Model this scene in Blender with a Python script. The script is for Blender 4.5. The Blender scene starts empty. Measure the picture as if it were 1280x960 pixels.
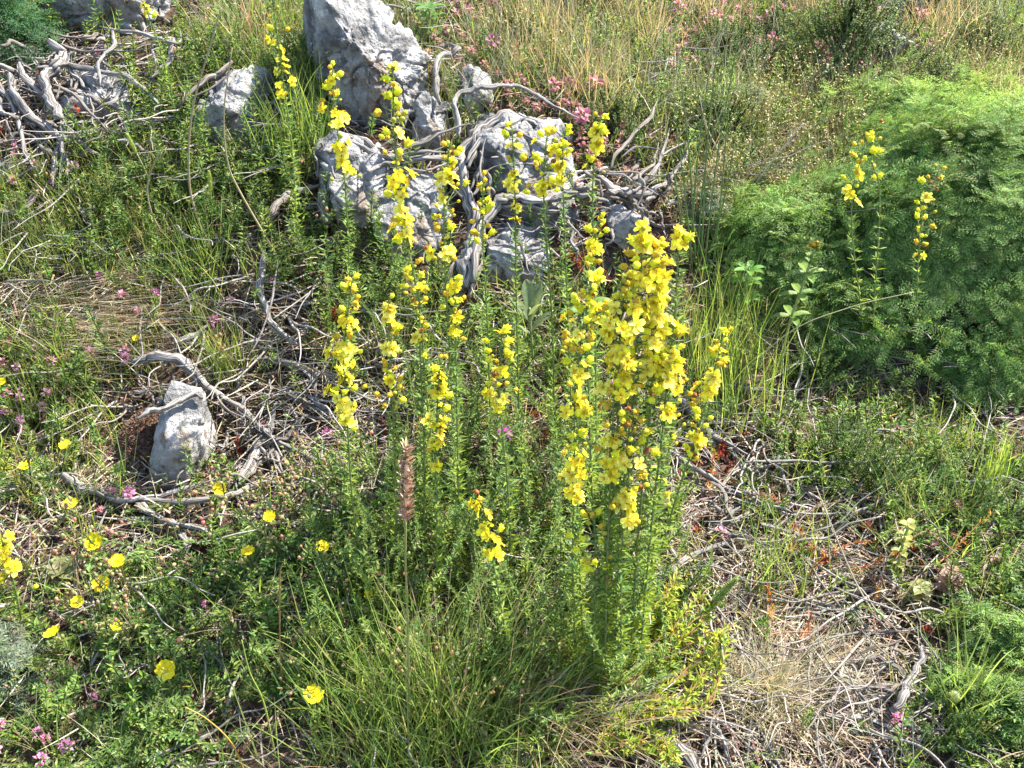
import bpy, math, random
import numpy as np
from mathutils import Vector, Matrix, noise
random.seed(7); RNG = np.random.default_rng(11)
sc = bpy.context.scene
COL = sc.collection
PI = math.pi

# ------------------------------------------------------------------ camera
CAM = np.array((0.0, 0.0, 1.42)); PITCH = math.radians(35); TH = math.tan(math.radians(25))
R_ = np.array((1.0, 0, 0)); F_ = np.array((0, math.cos(PITCH), -math.sin(PITCH))); U_ = np.array((0, math.sin(PITCH), math.cos(PITCH)))
cam = bpy.data.cameras.new('camera'); co = bpy.data.objects.new('camera', cam); COL.objects.link(co)
co.location = CAM; co.rotation_euler = (PI/2 - PITCH, 0, 0); cam.lens = 18/TH; cam.sensor_width = 36
cam.clip_start = .02; cam.clip_end = 500; sc.camera = co

def ray(px, py):
    d = F_ + (px-640)/640*TH*R_ + (480-py)/640*TH*U_
    return d
def project(P):
    q = P - CAM
    z = np.maximum(q @ F_, 1e-3)
    return 640 + 640*(q @ R_)/z/TH, 480 - 640*(q @ U_)/z/TH
def sm(a, b, x):
    t = np.clip((x-a)/(b-a), 0, 1); return t*t*(3-2*t)
def G(x, y):
    x = np.asarray(x, float); y = np.asarray(y, float)
    left = 1 - sm(.05, .75, x)
    z = .18*y + (.07+.17*left)*sm(1.45, 2.25, y) + .06*sm(2.2, 6, y)*np.maximum(y-2.2, 0)
    z = z + .012*np.sin(5.1*x+1.3*y+.5) + .014*np.sin(3.3*y-2.1*x+2) + .008*np.sin(11*x+2)*np.sin(9*y+1) + .004*np.sin(23*x+5*y)*np.sin(19*y-3*x)
    # hollow under the left bank and by the right bush
    z = z - .05*np.exp(-(((x+.42)/.22)**2+((y-1.50)/.12)**2)) - .07*np.exp(-(((x-.72)/.28)**2+((y-1.62)/.14)**2))
    return z
def g(x, y): return float(G(x, y))
def at(px, py, h=0.0):
    d = ray(px, py); t = .3
    while t < 12:
        p = CAM + d*t
        if p[2] < g(p[0], p[1]) + h: break
        t += .02
    lo, hi = t-.02, t
    for _ in range(20):
        m = (lo+hi)/2; p = CAM + d*m
        if p[2] < g(p[0], p[1]) + h: hi = m
        else: lo = m
    return CAM + d*lo
def at_y(px, py, y):
    d = ray(px, py); return CAM + d*(y/d[1])
def pxm(P):        # metres per photo pixel at a point
    return float((P-CAM) @ F_)*TH/640

# ------------------------------------------------------------------ materials
def newmat(name):
    m = bpy.data.materials.new(name); m.use_nodes = True
    nt = m.node_tree; nt.nodes.clear()
    return m, nt, nt.nodes.new, nt.links.new
def leaf_mat(name, rough=.5, transl=.35, spec=.35, tcol=1.15, tt=(1.1, 1, .7)):
    m, nt, N, L = newmat(name)
    out = N('ShaderNodeOutputMaterial'); b = N('ShaderNodeBsdfPrincipled'); t = N('ShaderNodeBsdfTranslucent')
    mx = N('ShaderNodeMixShader'); a = N('ShaderNodeAttribute'); a.attribute_name = 'Col'
    tc = N('ShaderNodeTexCoord'); no = N('ShaderNodeTexNoise'); no.inputs['Scale'].default_value = 260
    L(tc.outputs['Object'], no.inputs['Vector'])
    mr = N('ShaderNodeMapRange'); mr.inputs[1].default_value = .3; mr.inputs[2].default_value = .7; mr.inputs[3].default_value = .8; mr.inputs[4].default_value = 1.2
    L(no.outputs[0], mr.inputs[0])
    vm = N('ShaderNodeVectorMath'); vm.operation = 'SCALE'; L(a.outputs['Color'], vm.inputs[0]); L(mr.outputs[0], vm.inputs['Scale'])
    v2 = N('ShaderNodeVectorMath'); v2.operation = 'MULTIPLY'; v2.inputs[1].default_value = tuple(tcol*q for q in tt); L(vm.outputs[0], v2.inputs[0])
    L(vm.outputs[0], b.inputs['Base Color']); L(v2.outputs[0], t.inputs['Color'])
    b.inputs['Roughness'].default_value = rough; b.inputs['Specular IOR Level'].default_value = spec
    mx.inputs[0].default_value = transl; L(b.outputs[0], mx.inputs[1]); L(t.outputs[0], mx.inputs[2]); L(mx.outputs[0], out.inputs[0])
    return m
M_LEAF = leaf_mat('leaf', .5, .48, .3, 1.45)
M_DRY = leaf_mat('dry_straw', .6, .12, .3, 1.0)
M_PETAL = leaf_mat('petal', .5, .42, .25, 1.0, (1, 1, .9))
M_STEM = leaf_mat('stem_skin', .5, .05, .35)

def wood_mat(name, c1, c2, c3):
    m, nt, N, L = newmat(name)
    out = N('ShaderNodeOutputMaterial'); b = N('ShaderNodeBsdfPrincipled'); L(b.outputs[0], out.inputs[0])
    uv = N('ShaderNodeAttribute'); uv.attribute_name = 'grain'
    mp = N('ShaderNodeMapping'); mp.inputs['Scale'].default_value = (16, 3.2, 3.2); L(uv.outputs['Vector'], mp.inputs[0])
    n1 = N('ShaderNodeTexNoise'); n1.inputs['Scale'].default_value = 1; n1.inputs['Detail'].default_value = 6; n1.inputs['Roughness'].default_value = .65; L(mp.outputs[0], n1.inputs['Vector'])
    mp2 = N('ShaderNodeMapping'); mp2.inputs['Scale'].default_value = (30, 2, 2); L(uv.outputs['Vector'], mp2.inputs[0])
    n2 = N('ShaderNodeTexNoise'); n2.inputs['Scale'].default_value = 1; n2.inputs['Detail'].default_value = 3; L(mp2.outputs[0], n2.inputs['Vector'])
    cr = N('ShaderNodeValToRGB'); e = cr.color_ramp.elements
    e[0].position = .40; e[0].color = (*c1, 1); e[1].position = .60; e[1].color = (*c3, 1); x = e.new(.48); x.color = (*c2, 1)
    L(n1.outputs[0], cr.inputs[0])
    c2r = N('ShaderNodeValToRGB'); c2r.color_ramp.elements[0].position = .35; c2r.color_ramp.elements[0].color = (.55, .5, .45, 1); c2r.color_ramp.elements[1].position = .6; c2r.color_ramp.elements[1].color = (1, 1, 1, 1)
    L(n2.outputs[0], c2r.inputs[0])
    mu = N('ShaderNodeMix'); mu.data_type = 'RGBA'; mu.blend_type = 'MULTIPLY'; mu.inputs[0].default_value = .8
    L(cr.outputs[0], mu.inputs[6]); L(c2r.outputs[0], mu.inputs[7]); L(mu.outputs[2], b.inputs['Base Color'])
    bp = N('ShaderNodeBump'); bp.inputs['Strength'].default_value = .9; bp.inputs['Distance'].default_value = .003; L(n1.outputs[0], bp.inputs['Height']); L(bp.outputs[0], b.inputs['Normal'])
    b.inputs['Roughness'].default_value = .75; b.inputs['Specular IOR Level'].default_value = .25
    return m
M_WOOD = wood_mat('weathered_wood', (.04, .032, .028), (.19, .175, .16), (.40, .38, .365))
M_WOODD = wood_mat('dark_wood', (.05, .038, .03), (.17, .145, .12), (.34, .31, .28))

def rock_mat():
    m, nt, N, L = newmat('limestone')
    out = N('ShaderNodeOutputMaterial'); b = N('ShaderNodeBsdfPrincipled'); L(b.outputs[0], out.inputs[0])
    tc = N('ShaderNodeTexCoord')
    def noi(s, d=5, r=.6):
        n = N('ShaderNodeTexNoise'); n.inputs['Scale'].default_value = s; n.inputs['Detail'].default_value = d; n.inputs['Roughness'].default_value = r; L(tc.outputs['Object'], n.inputs['Vector']); return n
    def ramp(src, p0, c0, p1, c1):
        r = N('ShaderNodeValToRGB'); r.color_ramp.elements[0].position = p0; r.color_ramp.elements[0].color = (*c0, 1); r.color_ramp.elements[1].position = p1; r.color_ramp.elements[1].color = (*c1, 1); L(src, r.inputs[0]); return r
    def mix(f, a, c, mode='MIX'):
        x = N('ShaderNodeMix'); x.data_type = 'RGBA'; x.blend_type = mode
        if isinstance(f, float): x.inputs[0].default_value = f
        else: L(f, x.inputs[0])
        for s, i in ((a, 6), (c, 7)):
            if isinstance(s, tuple): x.inputs[i].default_value = (*s, 1)
            else: L(s, x.inputs[i])
        return x.outputs[2]
    n1 = noi(9, 6, .65); n2 = noi(60, 4, .7); n3 = noi(22, 5, .6); n4 = noi(150, 2, .5)
    base = ramp(n1.outputs[0], .38, (.075, .074, .073), .58, (.33, .32, .31)).outputs[0]
    k = ramp(n3.outputs[0], .60, (0, 0, 0), .66, (1, 1, 1)).outputs[0]
    base = mix(k, base, (.48, .47, .45))                       # pale lichen crust
    k2 = ramp(n2.outputs[0], .60, (0, 0, 0), .68, (1, 1, 1)).outputs[0]
    base = mix(k2, base, (.07, .065, .06))                      # black specks
    vo = N('ShaderNodeTexVoronoi'); vo.inputs['Scale'].default_value = 16; L(tc.outputs['Object'], vo.inputs['Vector'])
    k3 = ramp(vo.outputs['Distance'], .10, (1, 1, 1), .16, (0, 0, 0)).outputs[0]
    n5 = noi(5, 2, .5); k4 = ramp(n5.outputs[0], .52, (0, 0, 0), .56, (1, 1, 1)).outputs[0]
    kk = mix(1.0, k3, k4, 'MULTIPLY'); base = mix(kk, base, (.17, .12, .10))   # brown moss dots
    n6 = noi(3.5, 6, .7); k6 = ramp(n6.outputs[0], .56, (0, 0, 0), .62, (1, 1, 1)).outputs[0]
    base = mix(k6, base, (.16, .125, .095))                     # soil stain
    n7 = noi(30, 6, .75); k7 = ramp(n7.outputs[0], .55, (0, 0, 0), .60, (1, 1, 1)).outputs[0]
    k8 = mix(1.0, k7, ramp(n1.outputs[0], .45, (0, 0, 0), .55, (1, 1, 1)).outputs[0], 'MULTIPLY'); base = mix(k8, base, (.10, .10, .098))   # dark lichen
    L(base, b.inputs['Base Color'])
    ad = N('ShaderNodeMath'); ad.operation = 'ADD'; L(n3.outputs[0], ad.inputs[0]); L(n2.outputs[0], ad.inputs[1])
    bp = N('ShaderNodeBump'); bp.inputs['Strength'].default_value = 1; bp.inputs['Distance'].default_value = .010; L(ad.outputs[0], bp.inputs['Height'])
    bp2 = N('ShaderNodeBump'); bp2.inputs['Strength'].default_value = .6; bp2.inputs['Distance'].default_value = .0015; L(n4.outputs[0], bp2.inputs['Height']); L(bp.outputs[0], bp2.inputs['Normal'])
    L(bp2.outputs[0], b.inputs['Normal']); b.inputs['Roughness'].default_value = .9; b.inputs['Specular IOR Level'].default_value = .2
    return m
M_ROCK = rock_mat()
def soil_mat():
    m, nt, N, L = newmat('soil')
    out = N('ShaderNodeOutputMaterial'); b = N('ShaderNodeBsdfPrincipled'); L(b.outputs[0], out.inputs[0])
    tc = N('ShaderNodeTexCoord')
    n1 = N('ShaderNodeTexNoise'); n1.inputs['Scale'].default_value = 45; n1.inputs['Detail'].default_value = 7; n1.inputs['Roughness'].default_value = .7; L(tc.outputs['Object'], n1.inputs['Vector'])
    r = N('ShaderNodeValToRGB'); e = r.color_ramp.elements
    e[0].position = .32; e[0].color = (.018, .011, .008, 1); e[1].position = .68; e[1].color = (.17, .12, .085, 1); x = e.new(.5); x.color = (.065, .042, .03, 1)
    L(n1.outputs[0], r.inputs[0]); L(r.outputs[0], b.inputs['Base Color'])
    bp = N('ShaderNodeBump'); bp.inputs['Distance'].default_value = .01; bp.inputs['Strength'].default_value = 1; L(n1.outputs[0], bp.inputs['Height']); L(bp.outputs[0], b.inputs['Normal'])
    b.inputs['Roughness'].default_value = .95; b.inputs['Specular IOR Level'].default_value = .1
    return m
M_SOIL = soil_mat()

# ------------------------------------------------------------------ mesh accumulators
class Geo:
    def __init__(s): s.V = []; s.T = []; s.C = []; s.X = []; s.n = 0
    def add(s, V, T, C, X=None):
        V = np.asarray(V, float).reshape(-1, 3); T = np.asarray(T, int).reshape(-1, 3)
        C = np.broadcast_to(np.asarray(C, float), (len(V), 3)) if np.ndim(C) < 2 else np.asarray(C, float)
        s.V.append(V); s.T.append(T + s.n); s.C.append(C); s.X.append(X if X is not None else np.zeros((len(V), 3))); s.n += len(V)
    def arrays(s):
        return np.concatenate(s.V), np.concatenate(s.T), np.concatenate(s.C), np.concatenate(s.X)
    def mesh(s, name, mat, smooth=False, origin=(0, 0, 0), grain=False):
        V, T, C, X = s.arrays(); V = V - np.asarray(origin)
        me = bpy.data.meshes.new(name)
        me.vertices.add(len(V)); me.vertices.foreach_set('co', V.astype(np.float32).ravel())
        me.loops.add(len(T)*3); me.loops.foreach_set('vertex_index', T.astype(np.int32).ravel())
        me.polygons.add(len(T)); me.polygons.foreach_set('loop_start', np.arange(0, len(T)*3, 3, dtype=np.int32))
        if smooth: me.polygons.foreach_set('use_smooth', np.ones(len(T), bool))
        a = me.attributes.new('Col', 'FLOAT_COLOR', 'POINT')
        a.data.foreach_set('color', np.concatenate([C, np.ones((len(C), 1))], 1).astype(np.float32).ravel())
        if grain:
            a = me.attributes.new('grain', 'FLOAT_VECTOR', 'POINT'); a.data.foreach_set('vector', X.astype(np.float32).ravel())
        me.materials.append(mat); me.update(calc_edges=True)
        return me
def link(name, data, parent=None, loc=None):
    o = bpy.data.objects.new(name, data); COL.objects.link(o)
    if loc is not None: o.location = loc
    if parent is not None: o.parent = parent
    return o
LABELS = {}
def tag(o, label, cat, group=None, kind=None):
    if label: o['label'] = label
    if cat: o['category'] = cat
    if group: o['group'] = group
    if kind: o['kind'] = kind
    return o
def thing(name, label, cat, loc, group=None):
    return tag(link(name, None, None, loc), label, cat, group)

def norm(v): return v/np.maximum(np.linalg.norm(v, axis=-1, keepdims=True), 1e-9)
def jit(col, n, a=.18, hue=.08):
    c = np.asarray(col, float)
    if c.ndim == 1: c = np.repeat(c[None], n, 0)
    k = RNG.normal(1, a, (n, 1)).clip(.5, 1.6); h = RNG.normal(1, hue, (n, 3)).clip(.7, 1.35)
    return (c*k*h).clip(0, .95)
def mixcols(cols, n, w=None):
    idx = RNG.choice(len(cols), n, p=w); return np.asarray(cols, float)[idx]
def leaves(Ge, p, d, L, w, col, lift=.15, droop=.12, up=None):
    """folded lance-shaped leaves: p base (n,3), d direction"""
    n = len(p); d = norm(d); L = np.broadcast_to(L, n)[:, None]; w = np.broadcast_to(w, n)[:, None]
    u0 = np.array((0, 0, 1.0)) if up is None else up
    s = np.cross(d, u0+RNG.normal(0, .25, (n, 3))); s = norm(s); nn = norm(np.cross(s, d))
    m1 = p + d*L*.42 + s*w*.5 + nn*w*lift; m2 = p + d*L*.42 - s*w*.5 + nn*w*lift; t = p + d*L - nn*L*droop
    V = np.stack([p, m1, m2, t], 1).reshape(-1, 3)
    i = np.arange(n)[:, None]*4; T = np.concatenate([i+[0, 2, 3], i+[0, 3, 1]])
    Ge.add(V, T, np.repeat(col, 4, 0))
def blades(Ge, base, yaw, L, w, a0, a1, col, seg=4, tipcol=None):
    """curved tapering strips: angle from vertical goes a0 -> a1"""
    n = len(base); yaw = np.broadcast_to(yaw, n); L = np.broadcast_to(L, n); w = np.broadcast_to(w, n); a0 = np.broadcast_to(a0, n); a1 = np.broadcast_to(a1, n)
    h = np.stack([np.cos(yaw), np.sin(yaw), 0*yaw], 1); s = np.stack([-np.sin(yaw), np.cos(yaw), 0*yaw], 1)
    tw = RNG.uniform(-.9, .9, n)
    p = base.copy(); Vs = []; Cs = []
    for k in range(seg+1):
        f = k/seg; a = a0 + (a1-a0)*f
        wd = w*(1-.92*f**1.6)*.5
        sd = s*np.cos(tw)[:, None] + h*(np.sin(tw)*np.cos(a))[:, None] - np.array((0, 0, 1.))*(np.sin(tw)*np.sin(a))[:, None]
        Vs += [p + sd*wd[:, None], p - sd*wd[:, None]]
        c = col if tipcol is None else col*(1-f) + tipcol*f
        Cs += [c, c]
        p = p + (h*np.sin(a)[:, None] + np.array((0, 0, 1.))*np.cos(a)[:, None])*(L/seg)[:, None]
    V = np.stack(Vs, 1).reshape(-1, 3); C = np.stack(Cs, 1).reshape(-1, 3)
    m = 2*(seg+1); i = np.arange(n)[:, None]*m; T = []
    for k in range(seg): T += [i+[2*k, 2*k+1, 2*k+3], i+[2*k, 2*k+3, 2*k+2]]
    Ge.add(V, np.concatenate(T), C)
def tube(Ge, pts, rad, sides=6, col=(.3, .3, .3), ridge=0.0, cap=True, closed_tip=True):
    pts = np.asarray(pts, float); n = len(pts); rad = np.broadcast_to(np.asarray(rad, float), n)
    t = norm(np.gradient(pts, axis=0)); ref = np.array((0, .3, 1.0)) if abs(t[0][2]) < .8 else np.array((1.0, .2, 0))
    u = norm(np.cross(t, ref)); v = np.cross(t, u)
    s = np.concatenate([[0], np.cumsum(np.linalg.norm(np.diff(pts, axis=0), axis=1))])
    th = np.arange(sides)*2*PI/sides; ph = RNG.uniform(0, 6)
    A = th[None, :] + 0*s[:, None]
    rr = rad[:, None]*(1 + ridge*np.sin(2*A+ph+s[:, None]*14) + ridge*.7*np.sin(3*A-ph*2+s[:, None]*9) + ridge*.5*RNG.normal(0, .6, A.shape))
    V = pts[:, None] + rr[..., None]*(np.cos(A)[..., None]*u[:, None] + np.sin(A)[..., None]*v[:, None])
    X = np.stack([s[:, None]+0*A+ph, np.cos(A), np.sin(A)], -1)
    X[..., 0] *= 1; X[..., 1:] *= 1
    T = []
    for k in range(n-1):
        a = k*sides + np.arange(sides); b = k*sides + (np.arange(sides)+1) % sides
        T.append(np.stack([a, b, b+sides], 1)); T.append(np.stack([a, b+sides, a+sides], 1))
    V = V.reshape(-1, 3); X = X.reshape(-1, 3)
    if cap:
        V = np.concatenate([V, pts[:1], pts[-1:]+t[-1:]*rad[-1]*.5]); X = np.concatenate([X, X[:1], X[-1:]])
        a = np.arange(sides); b = (a+1) % sides; e = len(V)-2
        T.append(np.stack([b, a, np.full(sides, e)], 1)); o = (n-1)*sides; T.append(np.stack([o+a, o+b, np.full(sides, e+1)], 1))
    Ge.add(V, np.concatenate(T), np.broadcast_to(np.asarray(col, float), (len(V), 3)), X)
ICO_V = None
def _ico():
    p = (1+5**.5)/2
    V = norm(np.array([(-1, p, 0), (1, p, 0), (-1, -p, 0), (1, -p, 0), (0, -1, p), (0, 1, p), (0, -1, -p), (0, 1, -p), (p, 0, -1), (p, 0, 1), (-p, 0, -1), (-p, 0, 1)], float))
    T = np.array([(0, 11, 5), (0, 5, 1), (0, 1, 7), (0, 7, 10), (0, 10, 11), (1, 5, 9), (5, 11, 4), (11, 10, 2), (10, 7, 6), (7, 1, 8), (3, 9, 4), (3, 4, 2), (3, 2, 6), (3, 6, 8), (3, 8, 9), (4, 9, 5), (2, 4, 11), (6, 2, 10), (8, 6, 7), (9, 8, 1)])
    return V, T
ICO_V, ICO_T = _ico()
def blobs(Ge, p, r, col, stretch=1.3, d=None):
    n = len(p); r = np.broadcast_to(r, n)
    d = norm(RNG.normal(0, .5, (n, 3)) + (0, 0, 1)) if d is None else norm(d)
    base = ICO_V[None]*r[:, None, None]
    al = (base*d[:, None]).sum(-1, keepdims=True); V = base + al*d[:, None]*(stretch-1) + p[:, None]
    i = np.arange(n)[:, None, None]*12
    Ge.add(V.reshape(-1, 3), (ICO_T[None]+i).reshape(-1, 3), np.repeat(col, 12, 0))
def frames(n, tilt=.25, yaw=None):
    yaw = RNG.uniform(0, 2*PI, n) if yaw is None else yaw
    z = norm(np.stack([RNG.normal(0, tilt, n), RNG.normal(0, tilt, n), np.ones(n)], 1))
    x = np.stack([np.cos(yaw), np.sin(yaw), 0*yaw], 1); x = norm(x - z*(x*z).sum(1, keepdims=True)); y = np.cross(z, x)
    return np.stack([x, y, z], 2)
def scatter(Ge, tm, pos, scale, tint, tilt=.25, fr=None):
    n = len(pos)
    if n == 0: return
    V, T, C, X = tm; fr = frames(n, tilt) if fr is None else fr
    scale = np.broadcast_to(scale, n)
    W = np.einsum('nij,vj->nvi', fr, V)*scale[:, None, None] + pos[:, None]
    CC = (C[None]*tint[:, None]).clip(0, .95)
    i = np.arange(n)[:, None, None]*len(V)
    Ge.add(W.reshape(-1, 3), (T[None]+i).reshape(-1, 3), CC.reshape(-1, 3))
def catmull(P, m=8):
    P = np.asarray(P, float); Q = np.concatenate([[2*P[0]-P[1]], P, [2*P[-1]-P[-2]]]); out = []
    for i in range(1, len(Q)-2):
        a, b, c, d = Q[i-1], Q[i], Q[i+1], Q[i+2]
        for k in range(m):
            t = k/m; out.append(.5*((2*b)+(c-a)*t+(2*a-5*b+4*c-d)*t*t+(3*b-a-3*c+d)*t**3))
    out.append(Q[-2]); return np.array(out)

# ------------------------------------------------------------------ ground sheet
def build_ground():
    def axis(lo, hi, dense_lo, dense_hi, step):
        a = list(np.arange(dense_lo, dense_hi, step)); x = dense_hi; s = step
        while x < hi: a.append(x); s *= 1.35; x += s
        a.append(hi); x = dense_lo; s = step; b = []
        while x > lo: s *= 1.35; x -= s; b.append(max(x, lo))
        return np.array(sorted(set(b+a)))
    xs = axis(-90, 90, -2.0, 2.2, .015); ys = axis(-40, 140, .5, 4.2, .015)
    X, Y = np.meshgrid(xs, ys); Z = G(X, np.clip(Y, -2, 9)) + .16*np.maximum(Y-9, 0) - .1*np.maximum(-2-Y, 0)
    cl = (abs(X) < 2.2) & (Y > .5) & (Y < 4.2)
    Z = Z + np.where(cl, RNG.normal(0, .0022, Z.shape), 0)
    nx, ny = len(xs), len(ys)
    i = (np.arange(ny-1)[:, None]*nx + np.arange(nx-1)[None]).ravel()
    T = np.concatenate([np.stack([i, i+1, i+nx+1], 1), np.stack([i, i+nx+1, i+nx], 1)])
    ge = Geo(); ge.add(np.stack([X, Y, Z], -1).reshape(-1, 3), T, (.1, .07, .05))
    o = link('ground', ge.mesh('ground', M_SOIL, True)); o['kind'] = 'structure'
build_ground()

# ------------------------------------------------------------------ rocks
ROCK_FOOT = []      # pixel polygons where nothing grows
def in_poly(px, py, poly):
    c = np.zeros(len(px), bool); n = len(poly)
    for i in range(n):
        x1, y1 = poly[i]; x2, y2 = poly[(i+1) % n]
        if y1 == y2: continue
        m = ((y1 > py) != (y2 > py)) & (px < (x2-x1)*(py-y1)/(y2-y1)+x1); c ^= m
    return c
def rock(label, poly, thick, facets=(), seed=0, sub=5, rough=1.0, groupname=None, base_py=None, dents=()):
    rnd = random.Random(seed)
    P = np.array(poly, float); yb = P[:, 1].max(); bx = P[P[:, 1] > yb-6][:, 0].mean()
    gb = at(bx, base_py or yb); yc = gb[1] + thick*.45
    W = np.array([at_y(px, py, yc) for px, py in P]); C = W.mean(0)
    C[2] -= 0
    q = W[:, [0, 2]] - C[[0, 2]]
    ang = np.unwrap(np.arctan2(q[:, 1], q[:, 0])); pl = []
    n = len(q); area = sum(q[i, 0]*q[(i+1) % n, 1]-q[(i+1) % n, 0]*q[i, 1] for i in range(n)); sg = 1 if area > 0 else -1
    zb = q[:, 1].min()
    for i in range(n):
        a, b = q[i], q[(i+1) % n]; e = b-a; le = np.hypot(*e)
        if le < 1e-5: continue
        nn = np.array((e[1], -e[0]))/le*sg; d = float(nn @ a)
        if nn[1] < -.6: d += .09                            # run on into the ground
        ty = rnd.uniform(-.35, .25)
        v = np.array((nn[0], ty, nn[1])); l = np.linalg.norm(v); pl.append((v/l, max(d, .01)/l))
    h = thick*.5
    for fx, fy, fz, fd in list(facets) + [(.15, -1, .2, 1), (0, 1, .1, 1), (.2, .9, .6, 1.15)]:
        v = np.array((fx, fy, fz), float); l = np.linalg.norm(v); pl.append((v/l, fd*h/l))
    import bmesh
    bm = bmesh.new(); bmesh.ops.create_icosphere(bm, subdivisions=sub+1, radius=1)
    Nn = np.array([v[0] for v in pl]); D = np.array([v[1] for v in pl])
    dirs = np.array([v.co[:] for v in bm.verts]); dots = dirs @ Nn.T
    rr = np.where(dots > .02, D[None]/np.maximum(dots, .02), 1e3)
    rs = np.sort(rr, 1); r = rs[:, 0]
    k = 130.0/np.maximum(D.mean(), .01)
    r = -np.log(np.exp(-k*(rr-r[:, None])).sum(1))/k + r          # soft minimum: worn edges
    size = D.mean()
    for i, v in enumerate(bm.verts):
        p = dirs[i]*r[i]; o = Vector(p*1.0) + Vector((seed*3.1, seed*1.7, 0))
        f = (.4-abs(noise.noise(o*6)))*.020 + noise.fractal(o*11, .7, 2.2, 7)*.008 - abs(noise.noise(o*24))*.007 + noise.fractal(o*50, .6, 2.2, 4)*.004
        rg = 1-abs(noise.noise(o*14)); f -= .012*max(0, rg-.9)/.1          # cracks
        f += .008*(noise.cell(o*13)-.5)
        f *= rough*min(1.6, .35+size*9)
        v.co = Vector(p + dirs[i]*f)
        for (ux, uz, ur, ud) in dents:
            dd = math.hypot(v.co.x-ux, v.co.z-uz)
            if dd < ur and v.co.y < 0: v.co.y += ud*(1-(dd/ur)**2)
    me = bpy.data.meshes.new('rock'); bm.to_mesh(me); bm.free()
    me.polygons.foreach_set('use_smooth', np.ones(len(me.polygons), bool)); me.materials.append(M_ROCK)
    o = link('rock', me, None, C); tag(o, label, 'rock', groupname)
    ROCK_FOOT.append([tuple(p) for p in (P-P.mean(0))*.85+P.mean(0)])
    return o
rock('large angular limestone boulder, sunlit on its right slope, behind two tall yellow stalks',
     [(390, 0), (398, -25), (445, -20), (500, 45), (528, 90), (538, 140), (520, 178), (470, 172), (420, 158), (396, 95)], .26,
     [(.75, -.45, .75, .60), (-.5, -1, .05, .62), (.15, -1, -.15, .72), (.9, -.8, .2, .8)], 1, 6)
rock('upright wedge of limestone leaning on the right end of the large boulder',
     [(516, 118), (530, 106), (549, 122), (561, 150), (561, 186), (524, 184), (517, 150)], .12, [(.6, -.8, .6, .75), (-.4, -1, 0, .8)], 2)
rock('pale cracked limestone block under the dead branches, left of the mossy gap',
     [(402, 200), (430, 188), (482, 200), (492, 262), (470, 296), (412, 290)], .16, [(.3, -.7, .8, .8)], 3)
rock('rounded grey limestone block wedged below the tangled branch bundle',
     [(476, 236), (510, 224), (550, 238), (566, 268), (560, 312), (500, 318), (480, 290)], .16, [(.4, -.8, .7, .75)], 4)
rock('broad fissured limestone slab framed by the arching dead branches',
     [(592, 172), (640, 152), (706, 172), (722, 215), (708, 262), (640, 282), (598, 262)], .22, [(.35, -.6, .95, .62), (-.6, -1, .2, .8)], 5)
rock('low limestone rock with a shaded face under the lowest arching branch',
     [(606, 300), (640, 288), (686, 286), (690, 322), (668, 356), (618, 362), (602, 335)], .15, [(.3, -.4, 1, .6), (0, -1, .05, .75)], 6)
rock('small white pitted rock beside the thin arched branch',
     [(574, 102), (592, 92), (612, 104), (614, 132), (604, 146), (580, 142)], .10, [(.3, -.7, .7, .8)], 7, 4)
rock('small blue grey shaded rock beneath the right fork of the dead branches',
     [(756, 272), (780, 262), (806, 276), (802, 322), (764, 326)], .11, [(-.2, -1, .1, .7)], 8, 4)
rock('round topped grey rock with white lichen among the left bushes',
     [(250, 122), (282, 102), (318, 108), (332, 140), (326, 186), (262, 190), (248, 160)], .18, [(-.2, -1, .2, .75), (.2, -.5, 1, .8)], 9)
rock('long grey rock face at the top left corner behind the dead roots',
     [(50, 30), (56, -20), (130, -30), (205, -12), (216, 24), (190, 40), (110, 44)], .24, [(-.2, -1, 0, .7)], 10)
rock('flat pale slab lying under the root tangle at the upper left',
     [(84, 104), (120, 96), (166, 106), (168, 132), (140, 148), (96, 142)], .14, [(.2, -.4, 1, .55)], 11, 4)
rock('narrow spotted white rock standing alone in the litter at centre left',
     [(208, 452), (224, 444), (238, 452), (248, 500), (264, 550), (262, 580), (238, 600), (212, 590), (196, 545), (202, 500)], .11, [(.2, -.6, 1, .38), (.7, -.4, .6, .55), (-.6, -.5, .5, .55)], 12, 5, .35)
rock('white limestone corner poking out of the meadow at the top edge, right part',
     [(1096, 4), (1112, -16), (1140, -10), (1140, 22), (1104, 26)], .14, [], 13, 4)
rock('pinkish grey stone ridge behind the dark mounded shrub',
     [(1078, 42), (1104, 32), (1134, 50), (1146, 84), (1100, 90)], .12, [], 14, 4)
rock('small grey stone at the left edge below the root tangle',
     [(-14, 204), (4, 196), (18, 206), (18, 222), (-10, 226)], .08, [], 15, 4)
rock('flat whitish stone in the grass on the far right under the feathery bush',
     [(1224, 470), (1244, 464), (1262, 470), (1262, 480), (1230, 482)], .05, [], 16, 4)

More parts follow.
